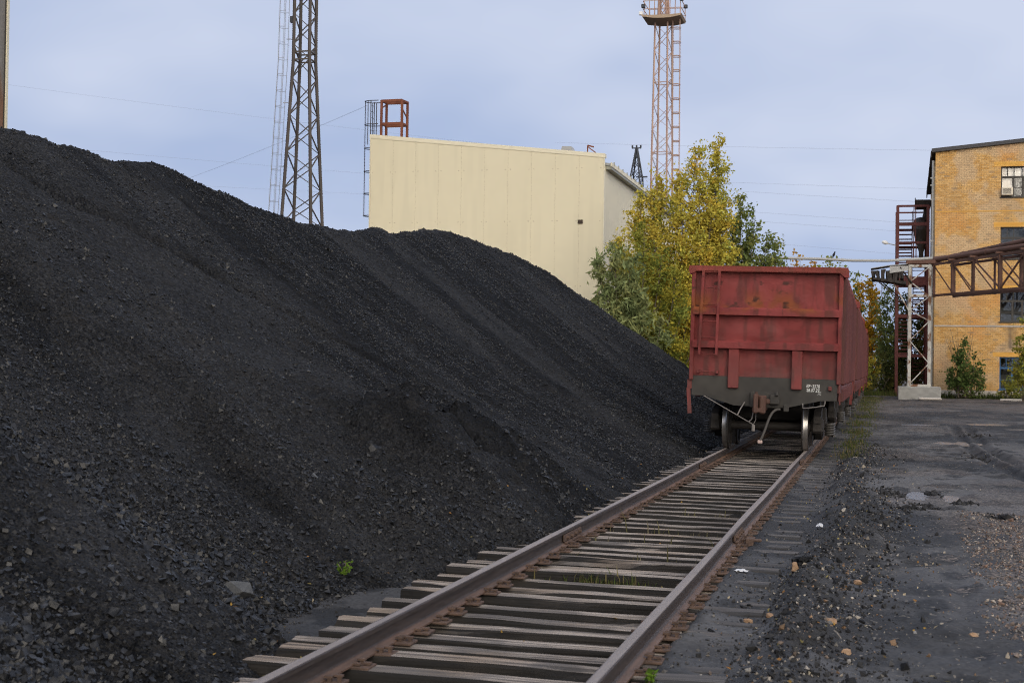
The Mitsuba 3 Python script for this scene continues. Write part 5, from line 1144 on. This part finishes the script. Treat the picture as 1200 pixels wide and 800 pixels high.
def sprig(label, x, y, z, s, seed):
    g = np.random.default_rng(seed); k = thing('weed', label, 'plant')
    W = MB(); C = []
    for i in range(5):
        tip = np.array([x + g.normal(0, 0.35 * s), y + g.normal(0, 0.3 * s), z + s * g.uniform(0.6, 1.1)])
        W.tube([(x, y, z), ((x + tip[0]) / 2, (y + tip[1]) / 2, z + s * 0.5), tip], 0.003, 4)
        for u in np.linspace(0.3, 1, 9): C.append(np.array([x, y, z]) * (1 - u) + tip * u + g.normal(0, 0.012, 3))
    C = np.array(C); mesh, vc = leaves(C, 0.026, np.tile([0.10, 0.17, 0.025], (len(C), 1)) * np.exp(g.normal(0, 0.2, (len(C), 1))), g, 1.8)
    part(k, 'stem', W, 'mat_bark'); part(k, 'leaves', mesh, 'mat_leaf', color=vc)
sprig('bright green sprig growing at the toe of the coal heap', -4.45, 11.55, float(pile_z(-4.45, 11.55)), 0.12, 5)
sprig('tiny green weed beside the right rail at the bottom of the photo', -1.25, 8.05, -0.02, 0.08, 6)

# ------------------------------------------------------------------ loose stones, litter
def scatter(label, cat, n, fn, mat, sizes, seed, name='gravel', cols=None):
    g = np.random.default_rng(seed); x, y = fn(g, n); s = sizes[0] * np.exp(g.normal(0, sizes[1], len(x)))
    P = np.stack([x, y, ground_z(x, y) + s * 0.3], -1); k = numbered(name)
    m = lumps(P, s, seed + 1, 0.6)
    if cols is not None:
        c = np.array(cols)[g.integers(len(cols), size=len(x))] * np.exp(g.normal(0, 0.2, (len(x), 1)))
        put(k, m, 'mat_vc', color=np.repeat(np.clip(c, 0, 0.9), 6, 0))
    else: put(k, m, mat)
    labels[k] = {'label': label, 'category': cat, 'kind': 'stuff'}
def heap_zone(g, n):
    y = np.exp(g.uniform(np.log(6.5), np.log(36), n)); x = -0.3 + 0.16 * np.sin(y * 0.45) + g.normal(0, 0.30, n); return x, y
STONE = [(0.10, 0.10, 0.10), (0.16, 0.15, 0.135), (0.23, 0.20, 0.16), (0.13, 0.10, 0.08), (0.05, 0.05, 0.052), (0.05, 0.05, 0.052), (0.3, 0.27, 0.23), (0.19, 0.12, 0.07)]
scatter('small mixed pebbles in the spoil heaped along the track', 'gravel', 3600, heap_zone, None, (0.0078, 0.5), 401, cols=STONE)
def yard_zone(g, n):
    y = np.exp(g.uniform(np.log(7), np.log(42), n)); x = g.uniform(-0.6, 3.6, n); k = N(x * 1.3, y, 0, 3, 55) > 0.50; return x[k], y[k]
scatter('scattered pebbles on the coal dusted yard', 'gravel', 4000, yard_zone, None, (0.0065, 0.45), 403, cols=STONE)
def brown_zone(g, n):
    y = np.exp(g.uniform(np.log(7.5), np.log(19), n)); x = 0.5 + 0.022 * y + np.abs(g.normal(0, 0.8, n)); k = g.random(n) < np.clip((x - 0.45 - 0.022 * y) * 1.6 + (N(x * 2, y * 2, 0, 2, 56) - 0.5) * 1.5, 0.02, 1); return x[k], y[k]
scatter('brown gravel and crushed brick at the right edge of the yard', 'gravel', 16000, brown_zone, None, (0.0085, 0.45), 405, cols=[(0.13, 0.105, 0.092), (0.2, 0.155, 0.13), (0.09, 0.08, 0.075), (0.27, 0.235, 0.2), (0.055, 0.052, 0.052), (0.15, 0.095, 0.07)])
def toe_zone(g, n):
    y = np.exp(g.uniform(np.log(7), np.log(30), n)); x = np.interp(y, TOE[:, 0], TOE[:, 1]) + g.normal(0.12, 0.2, n); return x, y
scatter('small coal crumbs spilled between the heap and the sleepers', 'gravel', 5000, toe_zone, None, (0.009, 0.5), 407, cols=[(0.022, 0.022, 0.024), (0.04, 0.04, 0.042), (0.05, 0.048, 0.045)])
def between_zone(g, n):
    y = np.exp(g.uniform(np.log(6.5), np.log(28), n)); return g.uniform(-2.95, -1.48, n), y
scatter('coal crumbs and splinters lying between the sleepers inside the track', 'gravel', 4000, between_zone, None, (0.011, 0.5), 413, cols=[(0.02, 0.02, 0.021), (0.035, 0.034, 0.033), (0.07, 0.06, 0.05)])
def black_zone(g, n):
    x, y = heap_zone(g, n); return x + 0.05, y
scatter('loose black coal lumps in the spoil ridge along the track', 'gravel', 7500, black_zone, None, (0.0095, 0.55), 415, cols=[(0.012, 0.012, 0.013), (0.02, 0.02, 0.021), (0.034, 0.034, 0.035)])
def side_zone(g, n):
    y = np.exp(g.uniform(np.log(6.5), np.log(28), n)); x = g.uniform(-1.32, -0.4, n); return x, y
scatter('black coal crumbs lying over the buried sleeper ends', 'gravel', 2600, side_zone, None, (0.007, 0.5), 409, cols=[(0.02, 0.02, 0.022), (0.05, 0.05, 0.052), (0.09, 0.085, 0.08)])
def clods(g, n):
    cx = np.array([(0.16, 21.7, 0.16, 0.35), (0.05, 21.0, 0.25, 0.3), (0.78, 22.0, 0.1, 0.3), (1.12, 20.4, 0.13, 0.25), (0.62, 19.6, 0.2, 0.2), (0.4, 19.0, 0.14, 0.2), (1.4, 18.6, 0.16, 0.2), (0.0, 18.6, 0.35, 0.8), (-0.1, 17.4, 0.3, 0.7), (2.1, 31.5, 0.3, 1.2), (2.6, 42.0, 0.4, 1.0)])
    k = g.integers(len(cx), size=n); return cx[k, 0] + g.normal(0, 1, n) * cx[k, 2] * 0.6, cx[k, 1] + g.normal(0, 1, n) * cx[k, 3] * 0.6
scatter('ragged clods of black coal mud churned up in the yard', 'mud', 1300, clods, None, (0.017, 0.55), 421, name='mud_clod', cols=[(0.014, 0.014, 0.015), (0.022, 0.022, 0.023), (0.035, 0.034, 0.034)])
def leaf_litter():
    g = np.random.default_rng(411); n = 420
    y = np.exp(g.uniform(np.log(7), np.log(32), n)); x = np.where(g.random(n) < 0.55, -0.35 + g.normal(0, 0.45, n), np.where(g.random(n) < 0.5, g.uniform(-3.6, -0.9, n), np.interp(y, TOE[:, 0], TOE[:, 1]) + g.normal(0.0, 0.35, n)))
    z = np.maximum(ground_z(x, y), np.where(x < -3.3, pile_z(x, y), -1)) + 0.012; z = np.where(np.abs(x - XC) < 1.35, np.maximum(z, -0.02 + LIE(x)), z)
    c = np.array([(0.42, 0.26, 0.07), (0.36, 0.30, 0.12), (0.30, 0.16, 0.06), (0.45, 0.38, 0.26)])[g.integers(4, size=n)]
    mesh, vc = leaves(np.stack([x, y, z], -1), 0.022, c, g, 1.5)
    k = numbered('fallen_leaf'); put(k, mesh, 'mat_leaf', color=vc); labels[k] = {'label': 'small yellow and brown fallen leaves littering track and yard', 'category': 'leaf litter', 'kind': 'stuff'}
leaf_litter()
def stone(label, x, y, s, mat, seed, cat='stone', flat=0.7, name='stone'):
    z = float(ground_z(x, y)); single(name, label, cat, boulder((x, y, z + s[2] * 0.4), s, seed, 22), mat, 25)
stone('rounded orange stone in the yard, largest of the orange ones', -0.294, 9.78, (0.040, 0.033, 0.03), 'mat_stone_orange', 1)
stone('orange stone on the dusty sleeper ends nearest the right rail', -0.899, 10.36, (0.042, 0.03, 0.022), 'mat_stone_orange', 2)
stone('small orange stone at the left foot of the spoil ridge, right of the flat one', -0.759, 10.59, (0.03, 0.026, 0.022), 'mat_stone_orange', 3)
stone('pale brown stone below the largest orange one near the bottom of the photo', -0.187, 9.22, (0.04, 0.03, 0.026), 'mat_stone_orange', 4)
stone('lone dark brown stone out on the smooth yard at lower right', 0.649, 10.26, (0.045, 0.03, 0.022), 'mat_stone_orange', 5)
stone('orange stone on the yard side of the spoil ridge, farthest of the orange ones', -0.16, 12.4, (0.04, 0.035, 0.03), 'mat_stone_orange', 6)
stone('dark coal lump on the dusty sleeper ends by the right rail', -1.085, 9.83, (0.04, 0.04, 0.036), 'mat_coal', 7, 'coal lump', name='coal_chunk')
stone('black coal lump on top of the spoil ridge', -0.66, 12.95, (0.10, 0.075, 0.065), 'mat_coal', 8, 'coal lump', name='coal_chunk')
stone('flat pale stone leaning against the black lump on the spoil ridge', -0.68, 12.45, (0.04, 0.035, 0.065), 'mat_stone_orange', 9)
def crumple(label, x, y, z, s, seed):
    g = np.random.default_rng(seed); u, v_ = np.meshgrid(np.linspace(-1, 1, 9), np.linspace(-1, 1, 7))
    h = g.random((7, 9)) * 0.5 * s[2]
    V = np.stack([x + u * s[0] + g.normal(0, s[0] * 0.1, u.shape), y + v_ * s[1] + g.normal(0, s[1] * 0.1, u.shape), z + 0.01 + h + s[2] * 0.5 * (1 - u * u) * (1 - v_ * v_)], -1)
    single('plastic_scrap', label, 'litter', (V.reshape(-1, 3), grid_faces(7, 9)), 'mat_plastic')
crumple('crumpled white plastic lying on the sleepers just right of the rail', -1.16, 12.66, -0.015, (0.06, 0.04, 0.03), 1)
crumple('torn translucent plastic scrap caught on the spoil ridge', -0.63, 16.4, float(ground_z(-0.63, 16.4)) + 0.02, (0.035, 0.07, 0.045), 2)
single('concrete_slab', 'pale broken slab lying in front of the concrete footing block', 'slab', MB().cbox(1.95, 3.05, 74.2, 75.1, 0.36, 0.47, 0.04), 'mat_plinth')
single('kerb', 'long pale kerb in front of the grass by the brick building', 'kerb', MB().cbox(6.0, 14.0, 76.6, 76.8, 0.3, 0.45, 0.02), 'mat_plinth')
single('rust_bracket', 'rusty bracket stuck up from the ballast beside the right rail', 'bracket', MB().cbox(-1.30, -1.22, 14.6, 14.75, -0.03, 0.06, 0.01).cbox(-1.31, -1.14, 14.66, 14.72, 0.02, 0.05, 0.01), 'mat_plate')
